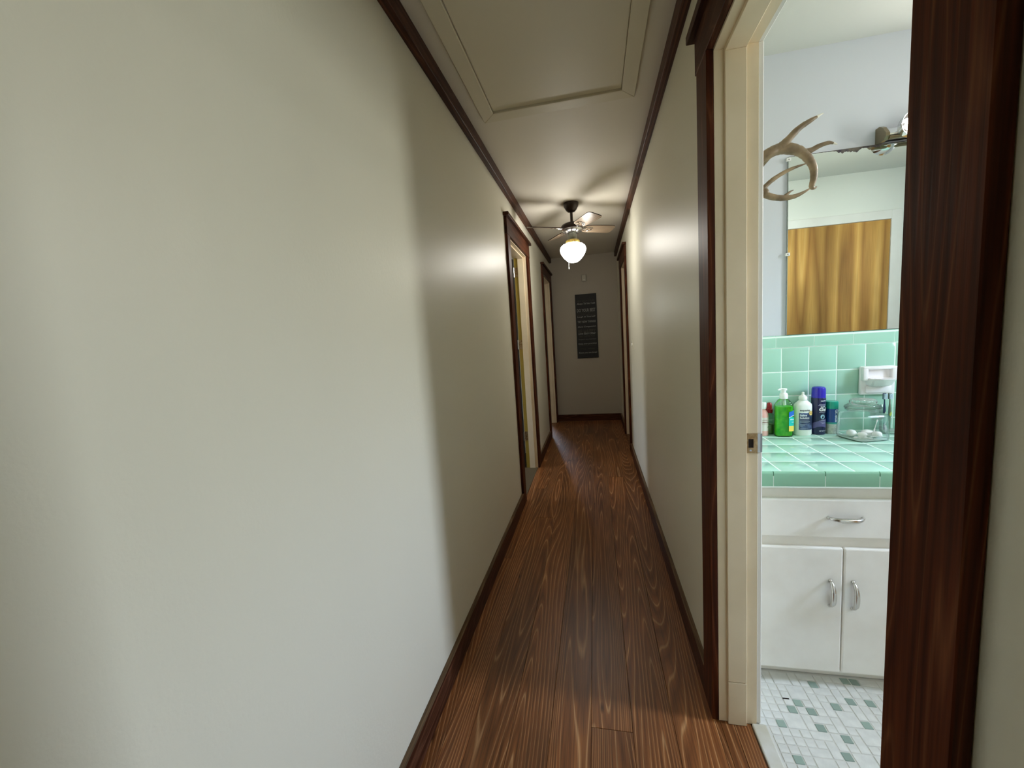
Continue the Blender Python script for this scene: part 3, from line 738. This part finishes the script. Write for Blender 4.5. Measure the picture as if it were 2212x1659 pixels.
# ------------------------------------------------------------------ mirror with its flaking top edge
YM = 2.012
mi = thing('wall_mirror', 'frameless wall mirror over the green backsplash with flaking top edge', 'mirror', (1.2, YM, 1.227))
MX0, MX1, MZ0, MZ1 = .834, 1.86, 1.2275, 1.977
bm = B(); box(bm, MX0, MX1, YM, BY1 - .0006, MZ0, MZ1)
o = obj('mirror_glass', bm, [m_edgeglass, m_mirror], mi)
for p in o.data.polygons:
    if p.normal.y < -.9: p.material_index = 1
def strip(xs, tops, bots, y):
    bm = B(); a = [bm.verts.new((x, y, z)) for x, z in zip(xs, tops)]; b = [bm.verts.new((x, y, z)) for x, z in zip(xs, bots)]
    for k in range(len(xs) - 1): bm.faces.new((b[k], b[k + 1], a[k + 1], a[k]))
    return bm
def dz(x):
    pts = [(.84, .0015), (.93, .002), (1.0, .003), (1.012, .005), (1.022, .012), (1.035, .016), (1.05, .013), (1.07, .015), (1.085, .019), (1.095, .016), (1.102, .006), (1.14, .008), (1.155, .010), (1.168, .012), (1.175, .004), (1.3, .003), (1.86, .003)]
    for (x0, a), (x1, b) in zip(pts, pts[1:]):
        if x0 <= x <= x1: return a + (b - a) * (x - x0) / (x1 - x0)
    return .002
xx = [.836 + .0042 * k for k in range(244)]
obj('flaked_silver_edge', strip(xx, [MZ1] * len(xx), [MZ1 - dz(x) * random.uniform(.75, 1.15) for x in xx], YM - .0004), m_desilver, mi, label='dark corroded top edge')
obj('side_edge_band', box(B(), MX0 - .0005, MX0 + .002, YM - .0006, YM, MZ0, MZ1), m_edgeglass, mi)
for z, nm in ((1.575, 0), (1.965, 1)):
    c_ = obj('mirror_clip', box(B(), MX0 - .008, MX0 + .010, YM - .005, YM + .004, z - .007, z + .007, .002, 2), m_clip, mi, label='clear plastic mirror clip')
    bm = B(); lathe(bm, [(.0022, 0), (.0015, .001)], (0, 0, 0), 8, axis='y')
    for v in bm.verts: v.co = Vector((MX0 + .001 + v.co.x, YM - .005 - v.co.y, z + v.co.z))
    obj('clip_screw', bm, m_dark, c_)

# ------------------------------------------------------------------ vanity light bar
m_dkbrass = mat('tarnished_brass', (.27, .22, .14), .28, .9)
lb = thing('vanity_light', 'chrome vanity light bar with round bulbs above the mirror', 'lamp', (1.5, BY1, 1.985))
LX0, LX1 = 1.168, 1.84
pr = [(BY1 - .0005, 1.982), (1.975, 1.982), (1.962, 1.990), (1.962, 1.996), (1.985, 2.022), (2.000, 2.030), (BY1 - .0005, 2.030)]
obj('chrome_channel', prism(B(), pr, 'x', LX0, LX1), m_chrome, lb)
obj('end_cap', prism(B(), [(BY1 - .0005, 1.976), (1.970, 1.974), (1.956, 1.986), (1.956, 1.998), (1.978, 2.026), (1.996, 2.037), (BY1 - .0005, 2.037)], 'x', LX0 - .014, LX0), m_dkbrass, lb)
obj('lower_rail', tube(B(), [(LX0, 1.962, 1.980), (LX1, 1.962, 1.980)], .0065, 12), m_dkbrass, lb, True)
for k in range(5):
    bx = 1.232 + .145 * k; dvec = Vector((0, -1, .05)).normalized(); base = Vector((bx, 1.975, 2.008))
    bm = B(); tube(bm, [base, base + dvec * .006, base + dvec * .018], [.018, .017, .016], 20)
    bp_ = B(); lathe(bp_, [(.020, 0), (.034, .006), (.042, .022), (.046, .050), (.0475, .0505), (.0435, .021), (.035, .004), (.020, -.002)], (0, 0, 0), 28, axis='y', cap=False)
    for v in bp_.verts: v.co = Vector((bx + v.co.x, base.y - v.co.y - .004, base.z + v.co.z))
    obj('reflector', bp_, m_chrome, lb, True)
    s_ = obj('bulb_socket', bm, m_chrome2, lb, True)
    bm = B(); bmesh.ops.create_uvsphere(bm, u_segments=20, v_segments=12, radius=.028)
    for v in bm.verts: v.co += base + dvec * .046
    obj('bulb', bm, m_bulb, lb, True)

# ------------------------------------------------------------------ closet door on the near bathroom wall (seen in the mirror)
m_veneer = wood('honey_veneer', 'z', (.36, .18, .05), (.64, .37, .105), (.70, .43, .14), .4, 4.0, 6.0, .35, .2)
cd = thing('door_5', None, None, (1.9, BY0, 0), kind='structure')
CX0, CX1, CZ1 = 1.523, 2.285, 2.017
obj('leaf', box(B(), CX0 + .003, CX1 - .003, BY0 + .001, BY0 + .012, .012, CZ1 - .003, .001, 1), m_veneer, cd)
for a in ((CX0 - .070, CX0, .003, CZ1), (CX1, CX1 + .070, .003, CZ1)):
    obj('side_casing', box(B(), a[0], a[1], BY0 + .0005, BY0 + .018, a[2], CZ1 + .066, .002, 1), m_white, cd)
obj('head_casing', box(B(), CX0, CX1, BY0 + .0005, BY0 + .018, CZ1, CZ1 + .066, .002, 1), m_white, cd)
bm = B(); lathe(bm, [(.010, 0), (.010, .03), (.024, .04), (.024, .055), (.010, .062)], (0, 0, 0), 20, axis='y')
for v in bm.verts: v.co = Vector((CX0 + .06 + v.co.x, BY0 + .012 + v.co.y, .95 + v.co.z))
obj('knob', bm, m_chrome2, cd, True)

# ------------------------------------------------------------------ antlers on the left bathroom wall
an = thing('antler_mount', 'brown deer antler rack with pale tips on the bathroom wall', 'antlers', (XB, 1.72, 1.80))
bm = B(); lathe(bm, [(.085, 0), (.085, .012), (.070, .020)], (0, 0, 0), 28, sx=.85, sy=1.0, axis='x')
for v in bm.verts: v.co = Vector((XB + .0005 + v.co.x, 1.72 + v.co.y, 1.79 + v.co.z))
obj('plaque', bm, m_tz, an, True)
bm = B(); bmesh.ops.create_uvsphere(bm, u_segments=16, v_segments=10, radius=1.0)
for v in bm.verts: v.co = Vector((XB + .024 + v.co.x * .02, 1.72 + v.co.y * .055, 1.79 + v.co.z * .045))
obj('skull_cap', bm, m_antip, an, True)
def antler(chains):
    bm = B(); tl = []
    for pts, rad, tip in chains:
        P_ = spline(pts, 6); R_ = lerpl(rad, 6)
        for q in range(len(R_)): R_[q] *= 1 + random.uniform(-.05, .05)
        tube(bm, P_, R_, 12)
        if tip: tl.append(B()); tube(tl[-1], P_[-4:], [r * 1.05 + .0002 for r in R_[-4:]], 12)
    o = obj('antler', bm, m_antler, an, True)
    for tp in tl: obj('tine_tip', tp, m_antip, o, True, label='pale polished tine tip')
    return o
def q(x, y, z): return (x, y, z)
antler([([(.485, 1.67, 1.803), (.515, 1.56, 1.803), (.553, 1.50, 1.815), (.590, 1.50, 1.830), (.625, 1.50, 1.827), (.655, 1.50, 1.814), (.678, 1.50, 1.790), (.692, 1.50, 1.762), (.694, 1.50, 1.730), (.689, 1.50, 1.705), (.696, 1.50, 1.699), (.703, 1.50, 1.703)],
         [.016, .0165, .0165, .017, .0165, .0145, .0125, .011, .0095, .0075, .004, .0015], False),
        ([(.596, 1.50, 1.831), (.614, 1.49, 1.848), (.645, 1.49, 1.878), (.678, 1.49, 1.897), (.712, 1.49, 1.912)], [.016, .0115, .0095, .007, .0012], True),
        ([(.652, 1.50, 1.813), (.680, 1.50, 1.812), (.708, 1.50, 1.823), (.735, 1.50, 1.828), (.757, 1.50, 1.820)], [.011, .0085, .007, .0055, .0012], True),
        ([(.568, 1.50, 1.818), (.560, 1.53, 1.803), (.553, 1.55, 1.788), (.541, 1.56, 1.774)], [.011, .008, .005, .001], False)])
antler([([(.485, 1.77, 1.789), (.540, 1.86, 1.784), (.672, 1.85, 1.806), (.690, 1.85, 1.790), (.720, 1.85, 1.777), (.755, 1.85, 1.770), (.790, 1.85, 1.772), (.822, 1.85, 1.783), (.852, 1.85, 1.799)],
         [.015, .015, .0125, .0125, .012, .0105, .0085, .0055, .0012], False),
        ([(.672, 1.85, 1.806), (.690, 1.85, 1.826), (.715, 1.85, 1.846), (.748, 1.85, 1.864), (.785, 1.85, 1.878), (.838, 1.85, 1.890)], [.0125, .0085, .0085, .0075, .006, .0015], False),
        ([(.750, 1.85, 1.773), (.762, 1.85, 1.781), (.776, 1.85, 1.792), (.787, 1.85, 1.796)], [.007, .006, .0035, .001], False)])

# ------------------------------------------------------------------ soap dish
sd = thing('soap_dish', 'white ceramic soap dish fixed to the green tile wall', 'soap dish', (1.18, 2.008, .95))
obj('back_plate', box(B(), 1.114, 1.244, 1.992, 2.0085, .950, 1.074, .006, 3), m_ceramic, sd, True)
bm = B()
for a in ((1.116, 1.136, 1.012, 1.070), (1.222, 1.242, 1.012, 1.070), (1.116, 1.242, 1.060, 1.073)): box(bm, a[0], a[1], 1.975, 1.998, a[2], a[3], .005, 2)
obj('rim', bm, m_ceramic, sd, True)
bm = B(); b2 = B()
poly = [(1.128, 1.996), (1.232, 1.996), (1.222, 1.945), (1.205, 1.932), (1.158, 1.932), (1.138, 1.945)]
A_ = [b2.verts.new((x, y, 1.024)) for x, y in poly]; Z_ = [b2.verts.new((1.18 + (x - 1.18) * .86, 1.996 + (y - 1.996) * .55, .990)) for x, y in poly]
for k in range(6): b2.faces.new((A_[k], A_[(k + 1) % 6], Z_[(k + 1) % 6], Z_[k]))
b2.faces.new(A_); b2.faces.new(Z_); bmesh.ops.recalc_face_normals(b2, faces=list(b2.faces)); bmesh.ops.bevel(b2, geom=list(b2.edges), offset=.004, segments=2, affect='EDGES'); merge(bm, b2)
obj('ledge', bm, m_ceramic, sd, True)
obj('lower_apron', box(B(), 1.132, 1.228, 1.986, 1.998, .958, .990, .005, 2), m_ceramic, sd, True)

# ------------------------------------------------------------------ toiletries on the counter
ZT_ = ZT + .0006
def thinwall(prof, c, n=36, **kw): return lathe(B(), prof, c, n, cap=False, **kw)
# pink lotion
cx, cy = .7215, 1.955; m_pink = mat('pink_plastic', (.78, .42, .38), .35); m_paleL = mat('pale_label', (.72, .66, .60), .5)
t = thing('lotion_bottle', 'pink lotion bottle with white cap, first in the counter row', 'bottle', (cx, cy, ZT_))
obj('body', lathe(B(), [(.019, ZT_), (.0205, ZT_ + .004), (.0205, .876), (.0185, .890), (.013, .900), (.0095, .904), (.0095, .910)], (cx, cy, 0), 32), m_pink, t, True)
obj('cap', lathe(B(), [(.0115, .9095), (.0122, .912), (.0122, .935), (.0105, .938)], (cx, cy, 0), 28), m_plasticw, t, True)
lab = obj('label', wrap(patch(-.030, .030, .812, .872), cx, cy, .0205, .0205, .0003), m_paleL, t)
m_red = mat('maroon_ink', (.22, .03, .03), .5); m_navyink = mat('navy_ink', (.02, .03, .09), .5); m_wink = mat('white_ink', (.86, .88, .9), .5); m_leaf = mat('green_ink', (.10, .22, .10), .5)
obj('lettering', wrap(place_flat(text_bm('calamine', .034, .0065, 'CENTER', bold=.02), .003, 0, .848), cx, cy, .0205, .0205, .0007), m_red, lab)
obj('lettering', wrap(place_flat(text_bm('LOTION', .018, .003, 'CENTER'), .0, 0, .860), cx, cy, .0205, .0205, .0007), m_red, lab)
obj('leaf_mark', wrap(disc(.016, .829, .005, .002), cx, cy, .0205, .0205, .0007), m_leaf, lab)
bm = B()
for z in (.8575, .8435): merge(bm, wrap(patch(-.028, .028, z, z + .0009), cx, cy, .0205, .0205, .0006))
obj('rule_lines', bm, m_red, lab)
# red-capped spray
cx, cy = .7585, 1.987; m_rcap = mat('dark_red_plastic', (.30, .008, .010), .25); m_clear = thin_glass('clear_plastic', (.80, .92, .82), 1.42)
t = thing('spray_bottle', 'clear bottle with dark red nozzle cap behind the green gel bottle', 'bottle', (cx, cy, ZT_))
obj('body', thinwall([(.0, ZT_), (.019, ZT_), (.020, ZT_ + .004), (.020, .866), (.017, .878), (.011, .884)], (cx, cy, 0)), m_clear, t, True)
obj('liquid', lathe(B(), [(.0175, ZT_ + .002), (.0182, ZT_ + .006), (.0182, .832)], (cx, cy, 0), 24), mat('olive_liquid', (.22, .30, .10), .2), t, True)
obj('cap', lathe(B(), [(.0125, .884), (.0140, .888), (.0140, .902), (.0108, .904), (.0095, .926), (.0070, .930)], (cx, cy, 0), 24), m_rcap, t, True)
# green gel pump
cx, cy = .796, 1.938
m_gel = mottled(mat('green_gel', (.02, .38, .01), .15), (.025, .52, .004), (.20, .80, .04), 55, .35, .75, 6); m_gel.node_tree.nodes['Principled BSDF'].inputs['Emission Strength'].default_value = 0
t = thing('gel_pump_bottle', 'clear pump bottle of bright green gel with white pump', 'bottle', (cx, cy, ZT_))
sec = dict(sx=1.0, sy=.66, power=3.2)
obj('gel', lathe(B(), [(.030, ZT_ + .003), (.0322, ZT_ + .008), (.0322, .918), (.031, .922)], (cx, cy, 0), 40, **sec), m_gel, t, True)
obj('shell', thinwall([(.0, ZT_), (.033, ZT_), (.0352, ZT_ + .005), (.0352, .922), (.033, .930), (.022, .948), (.0145, .954), (.0145, .958)], (cx, cy, 0), 40, **sec), m_clear, t, True)
pu = obj('pump', lathe(B(), [(.0150, .955), (.0155, .957), (.0155, .974), (.0135, .978), (.0085, .981), (.0085, .992), (.0125, .992), (.0125, .9985), (.010, 1.0)], (cx, cy, 0), 28), m_plasticw, t, True)
obj('nozzle', tube(B(), [(cx - .004, cy - .002, .996), (cx - .018, cy - .006, .997), (cx - .025, cy - .008, .994)], [.0045, .0040, .0032], 10), m_plasticw, pu, True)
obj('dip_tube', tube(B(), [(cx, cy, .955), (cx + .004, cy, .926)], .006, 10), m_plasticw, t, True)
yf = cy - .0352 * .66 * .985 - .0016
def flat_patch(x0, x1, z0, z1, y, yr=None):
    bm = B(); yr = y if yr is None else yr
    bm.faces.new([bm.verts.new(p) for p in ((x0, y, z0), (x1, yr, z0), (x1, yr, z1), (x0, y, z1))]); return bm
m_lb1 = mat('label_blue', (.01, .13, .55), .4); m_lb2 = mat('label_teal', (.0, .48, .43), .4); m_lb3 = mat('label_yellow', (.80, .62, .10), .4)
xa, xb = cx + .0115, cx + .0325; ya, yb = yf, yf + .0045
lab = obj('label', flat_patch(xa, xb, .838, .876, ya, yb), m_lb2, t)
bm = B(); bm.faces.new([bm.verts.new(p) for p in ((xa, ya - .0003, .874), (xb, yb - .0003, .884), (xb, yb - .0003, .906), (xa, ya - .0003, .898))]); obj('label_top', bm, m_lb1, t)
obj('label_base', flat_patch(xa, xb, .814, .838, ya - .0002, yb - .0002), m_lb3, t)
bm = B(); bm.faces.new([bm.verts.new(p) for p in ((xa, ya - .0005, .873), (xb, yb - .0005, .883), (xb, yb - .0005, .8855), (xa, ya - .0005, .8755))]); obj('label_line', bm, m_wink, t)
def lean(bm):
    for v in bm.verts: v.co.y = ya + (v.co.x - xa) / (xb - xa) * (yb - ya) - .0008
    return bm
obj('lettering', lean(place_flat(text_bm('aloe', .015, .0055, bold=.02), xa + .005, 0, .864)), m_wink, lab)
obj('lettering', lean(place_flat(text_bm('gel', .008, .0055, bold=.02), xa + .011, 0, .851)), m_wink, lab)
# saline bottle
cx, cy = .877, 1.952; rx, ry = .0345, .0215
t = thing('saline_bottle', 'white squeeze bottle of saline solution with navy label', 'bottle', (cx, cy, ZT_))
m_swhite = mat('milky_plastic', (.80, .82, .76), .3)
obj('body', lathe(B(), [(.031, ZT_), (.0345, ZT_ + .006), (.0345, .919), (.0325, .927), (.020, .939), (.0135, .944), (.0120, .946)], (cx, cy, 0), 40, sx=1, sy=ry / rx, power=2.2), m_swhite, t, True)
cp_ = obj('cap', lathe(B(), [(.0135, .944), (.0157, .946), (.0157, .957), (.0130, .961), (.0090, .963)], (cx, cy, 0), 28), m_swhite, t, True)
obj('cap_tip', lathe(B(), [(.0095, .962), (.0075, .966), (.0045, .968), (.0050, .972), (.0052, .976), (.0030, .979)], (cx, cy, 0), 20), m_swhite, cp_, True)
def wrapS(bm): 
    for v in bm.verts:
        u = max(-.98, min(.98, v.co.x / rx)); yy = -ry * (1 - abs(u) ** 2.2) ** (1 / 2.2)
        v.co = Vector((cx + u * rx, cy + yy - v.co.y - .0005, v.co.z))
    return bm
m_lnavy = mottled(mat('label_navy', (.03, .06, .17), .35), (.018, .035, .10), (.16, .22, .42), 40, .45, .72)
lab = obj('label', wrapS(patch(-.022, .033, .8155, .890, 22)), m_lnavy, t)
def lay(bm, dy):
    for v in bm.verts: v.co.y = dy
    return bm
obj('lettering', wrapS(lay(place_flat(text_bm('equate', .038, .0105, bold=.025), -.0195, 0, .8945), .0006)), mat('charcoal_ink', (.08, .09, .09), .5), t)
obj('lettering', wrapS(lay(place_flat(text_bm('Saline', .0265, .0085, bold=.03), -.0195, 0, .8755), .0008)), m_wink, lab)
obj('lettering', wrapS(lay(place_flat(text_bm('Solution', .036, .0085, bold=.03), -.0195, 0, .8640), .0008)), m_wink, lab)
bm = B()
for z, w in ((.8585, .035), (.8515, .039), (.8475, .033), (.840, .024), (.836, .018), (.830, .010), (.8215, .030)):
    merge(bm, wrapS(lay(patch(-.0185, -.0185 + w, z, z + .0013), .0008)))
obj('small_print', bm, mat('grey_blue_ink', (.42, .48, .56), .5), lab)
bdg = obj('badge', wrapS(lay(disc(.0235, .888, .0088, .0108), .0011)), mat('dark_ring', (.10, .07, .03), .5), t)
obj('badge_face', wrapS(lay(disc(.0235, .888, .0077, .0097), .0014)), mat('gold_badge', (.85, .62, .22), .4), bdg)
obj('badge_mark', wrapS(lay(disc(.0235, .888, .0042, .0028), .0017)), mat('badge_ink', (.55, .32, .05), .5), bdg)
# shave gel can
cx, cy, r = .9445, 1.968, .0265
t = thing('shave_gel_can', 'tall navy shave gel can with royal blue cap', 'can', (cx, cy, ZT_))
obj('can', lathe(B(), [(.0255, ZT_), (.0265, ZT_ + .003), (.0265, .948), (.0258, .9505)], (cx, cy, 0), 40), mat('navy_can', (.008, .012, .055), .22), t, True)
obj('cap', lathe(B(), [(.0258, .950), (.0258, .952), (.0255, .986), (.0235, .994), (.018, .9975), (.0, .998)], (cx, cy, 0), 40, cap=False), mat('royal_blue_plastic', (.022, .015, .38), .22), t, True)
A0 = -PI / 2 - .30
def wc_(bm, e=.0006): return wrap(bm, cx, cy, r, r, e, A0)
obj('swoosh', wc_(strip([-.024 + .0048 * k for k in range(14)], [.838 + .022 * (k / 13) ** .6 for k in range(14)], [.814 + .012 * math.sin(k / 4.2) for k in range(14)], 0), .0003), mat('violet_print', (.10, .09, .24), .35), t)
for s, w, hh, x, z, bo in (('equate', .021, .005, .0045, .9355, .03), ('SHAVE', .019, .005, .0045, .9100, .03), ('Gel', .031, .0150, -.001, .8940, .05), ('NET WT 7 OZ', .029, .004, .001, .8045, .02)):
    obj('lettering', wc_(place_flat(text_bm(s, w, hh, bold=bo, shear=.15 if s == 'Gel' else 0), x, 0, z)), m_wink, t)
bm = B()
for z, x, w, in ((.9215, -.001, .027), (.9175, -.004, .030), (.8885, .0, .027), (.8545, .007, .013), (.8510, .001, .026), (.8435, .005, .02), (.8395, .009, .015)): merge(bm, wc_(patch(x, x + w, z, z + .0016), .0005))
obj('small_print', bm, mat('lavender_ink', (.42, .42, .58), .5), t)
dr_ = obj('droplet_mark', wc_(disc(.013, .8695, .0085, .0100), .0005), mat('pale_blue_print', (.36, .60, .80), .35), t)
# small shave can
cx, cy, r = .9985, 1.974, .0232
t = thing('small_shave_can', 'short shave can with blue band, teal cap and pale base', 'can', (cx, cy, ZT_))
obj('can_base', lathe(B(), [(.0222, ZT_), (.0232, ZT_ + .003), (.0232, .8335)], (cx, cy, 0), 36), mottled(mat('silver_can', (.55, .57, .50), .3, .3), (.42, .45, .40), (.62, .64, .56), 90), t, True)
obj('teal_band', lathe(B(), [(.02325, .8335), (.02325, .841)], (cx, cy, 0), 36), mat('teal_band_print', (.05, .34, .26), .3), t, True)
obj('can_body', lathe(B(), [(.0232, .841), (.0232, .900), (.0228, .902)], (cx, cy, 0), 36), mat('blue_can', (.010, .06, .25), .22), t, True)
obj('cap', lathe(B(), [(.0236, .9005), (.0236, .926), (.0222, .931), (.0, .932)], (cx, cy, 0), 36, cap=False), mat('teal_plastic', (.0, .32, .22), .25), t, True)
bm = text_bm('Gillette', .054, .0155, bold=.03)
for v in bm.verts: v.co = Vector((v.co.z, 0, -v.co.x))
for v in bm.verts: v.co += Vector((.002, 0, .8975))
obj('lettering', wrap(bm, cx, cy, r, r, .0006), mat('pale_ink', (.62, .72, .80), .4), t)
bm = B()
for k in range(4): merge(bm, wrap(patch(.002, .020, .803 + .006 * k, .8045 + .006 * k), cx, cy, r, r, .0005))
obj('small_print', bm, mat('grey_ink', (.22, .26, .22), .5), t)

# glass jar with cotton
JX, JY = 1.066, 1.885; JR = math.radians(14)
t = thing('glass_jar', 'square clear glass jar with knobbed lid holding cotton balls', 'jar', (JX, JY, ZT_))
js = dict(power=7.0, rot=JR, n=48)
obj('jar_body', lathe(B(), [(.0, ZT_), (.0615, ZT_), (.0650, ZT_ + .004), (.0650, .886), (.060, .894)], (JX, JY, 0), cap=False, **js), m_jar, t, True)
m_jarw = mat('pressed_glass', (.93, .98, .96), .05, 0, .5, Transmission_Weight=.9, IOR=1.38)
m_lidg = mat('lid_glass', (.86, .94, .91), .06, 0, .5, Transmission_Weight=.75, IOR=1.2)
obj('jar_neck', lathe(B(), [(.060, .894), (.0505, .899), (.0505, .908), (.056, .911), (.056, .914)], (JX, JY, 0), 40, cap=False), m_jar, t, True)
obj('jar_base', lathe(B(), [(.058, ZT_ + .0006), (.0615, ZT_ + .0025), (.0615, ZT_ + .0045), (.058, ZT_ + .0052)], (JX, JY, 0), **js), mat('thick_glass_base', (.60, .74, .69), .12), t, True)
ld = obj('lid', lathe(B(), [(.0, .9145), (.058, .9145), (.061, .918), (.060, .923), (.048, .929), (.040, .932)], (JX, JY, 0), 40, cap=False), m_jar, t, True)
bm = B(); lathe(bm, [(.040, .931), (.043, .936), (.0445, .943), (.041, .950), (.032, .9545), (.0, .957)], (JX, JY, 0), 48, cap=False)
for v in bm.verts:
    a = math.atan2(v.co.y - JY, v.co.x - JX); s = 1 + .035 * math.sin(14 * a); v.co.x = JX + (v.co.x - JX) * s; v.co.y = JY + (v.co.y - JY) * s
for r_, z_ in ((.0595, .9175), (.0505, .9285), (.0565, .9105)):
    tr_ = B(); tube(tr_, [(JX + r_ * math.cos(2 * PI * k / 48), JY + r_ * math.sin(2 * PI * k / 48), z_) for k in range(49)], .0016, 8); obj('lid_rim', tr_, m_jarw, ld, True)
obj('lid_knob', bm, m_jarw, ld, True, label='fluted glass lid knob')
bm = B()
def blob(cx, cy, cz, r, sq=.75):
    bm = B(); bmesh.ops.create_icosphere(bm, subdivisions=3, radius=1.0)
    ph = [random.uniform(0, 6) for _ in range(3)]
    for v in bm.verts:
        n_ = v.co.normalized(); k = 1 + .06 * math.sin(3 * n_.x + ph[0]) + .06 * math.sin(4 * n_.y + ph[1]) + .05 * math.sin(5 * n_.z + ph[2])
        v.co = Vector((cx + n_.x * r * k, cy + n_.y * r * k, cz + n_.z * r * sq * k))
    return bm
FZ = ZT_ + .006
for (dx, dy, r), lb_ in zip(((-.036, .005, .0185), (-.012, -.022, .0165), (.020, .006, .0195), (.040, -.020, .017)),
                        ('cotton ball at the left end inside the glass jar', 'cotton ball toward the front middle inside the glass jar', 'largest cotton ball, at the back middle inside the glass jar', 'cotton ball at the right end inside the jar, beside an upright swab')):
    tag(obj('cotton_ball', blob(JX + dx, JY + dy, FZ + r * .76, r, .72), m_cotton, None, True), lb_, 'cotton ball', 'cotton balls in the glass jar')
def swab(p0, p1, label):
    p0, p1 = Vector(p0), Vector(p1); d = (p1 - p0); o = thing('cotton_swab', label, 'swab', p0, 'cotton swabs in the glass jar')
    obj('stick', tube(B(), [p0, p1], .0013, 6), m_plasticw, o, True)
    for a, b in ((p0, p0 + d.normalized() * .014), (p1, p1 - d.normalized() * .014)):
        obj('cotton_tip', tube(B(), [a, a * .6 + b * .4, b], [.0012, .0030, .0016], 8), m_cotton, o, True)
swab((JX + .036, JY - .010, FZ + .022), (JX + .050, JY - .006, FZ + .072), 'upright cotton swab leaning in the glass jar')
for k, (a, b) in enumerate((((-.052, -.034), (.010, -.050)), ((-.046, -.030), (.014, -.040)), ((-.02, -.047), (.038, -.036)), ((.0, -.050), (.048, -.044)), ((-.01, -.030), (.030, -.052)))):
    swab((JX + a[0], JY + a[1], FZ + .003 + .0025 * k), (JX + b[0], JY + b[1], FZ + .003 + .0030 * k), ('cotton swab lying flat in the jar, undermost at the front left', 'cotton swab lying flat in the jar just behind the undermost one', 'cotton swab lying flat across the middle front of the jar', 'cotton swab lying flat toward the right front corner of the jar', 'topmost flat cotton swab in the jar, slanting the other way')[k])

# toothbrush tumbler
TX, TY = 1.208, 1.962
t = thing('toothbrush_tumbler', 'clear tumbler holding two toothbrushes below the soap dish', 'tumbler', (TX, TY, ZT_))
obj('tumbler_wall', thinwall([(.0, ZT_ + .004), (.026, ZT_ + .004), (.030, ZT_ + .012), (.034, .905), (.0348, .906), (.0315, ZT_ + .006), (.027, ZT_), (.0, ZT_)], (TX, TY, 0)), m_jar, t, True)
obj('tumbler_foot', lathe(B(), [(.0265, ZT_ + .0045), (.0285, ZT_ + .010), (.0285, ZT_ + .014)], (TX, TY, 0), 32), mat('frosted_base', (.62, .72, .68), .4), t, True)
def brush(p0, p1, colh, colg, label):
    p0, p1 = Vector(p0), Vector(p1); o = thing('toothbrush', label, 'toothbrush', p0, 'toothbrushes in the tumbler')
    d = p1 - p0; L = lambda f: p0 + d * f
    obj('handle', tube(B(), [L(0), L(.15), L(.35), L(.5), L(.62), L(.72), L(.84)], [.003, .0042, .0060, .0068, .0058, .0036, .0030], 10, flat=.7), colh, o, True)
    bm = B(); bmesh.ops.create_uvsphere(bm, u_segments=14, v_segments=8, radius=1)
    c_ = L(.46) + Vector((0, -.0042, 0))
    for v in bm.verts: v.co = Vector((c_.x + v.co.x * .0045, c_.y + v.co.y * .002, c_.z + v.co.z * .011))
    obj('thumb_grip', bm, colg, o, True)
    c_ = L(.92)
    obj('head', box(B(), c_.x - .0065, c_.x + .0065, c_.y - .002, c_.y + .003, c_.z - .013, c_.z + .013, .002, 2), colh, o, True)
    bm = B()
    for u in range(3):
        for w in range(6): box(bm, c_.x - .0055 + u * .0038, c_.x - .0025 + u * .0038, c_.y - .011, c_.y - .002, c_.z - .011 + w * .0038, c_.z - .0085 + w * .0038)
    obj('bristles', bm, mat('bristle', (.55, .70, .78), .6), o, kind='stuff')
brush((1.192, 1.964, ZT_ + .008), (1.182, 1.953, .962), mat('navy_plastic', (.015, .03, .09), .3), mat('pale_grip', (.55, .62, .42), .4), 'navy toothbrush, left of the two in the tumbler')
brush((1.214, 1.968, ZT_ + .008), (1.199, 1.949, .963), mat('olive_grey_plastic', (.13, .15, .10), .3), mat('lime_grip', (.52, .52, .08), .4), 'grey-green toothbrush with lime thumb grip in the tumbler')
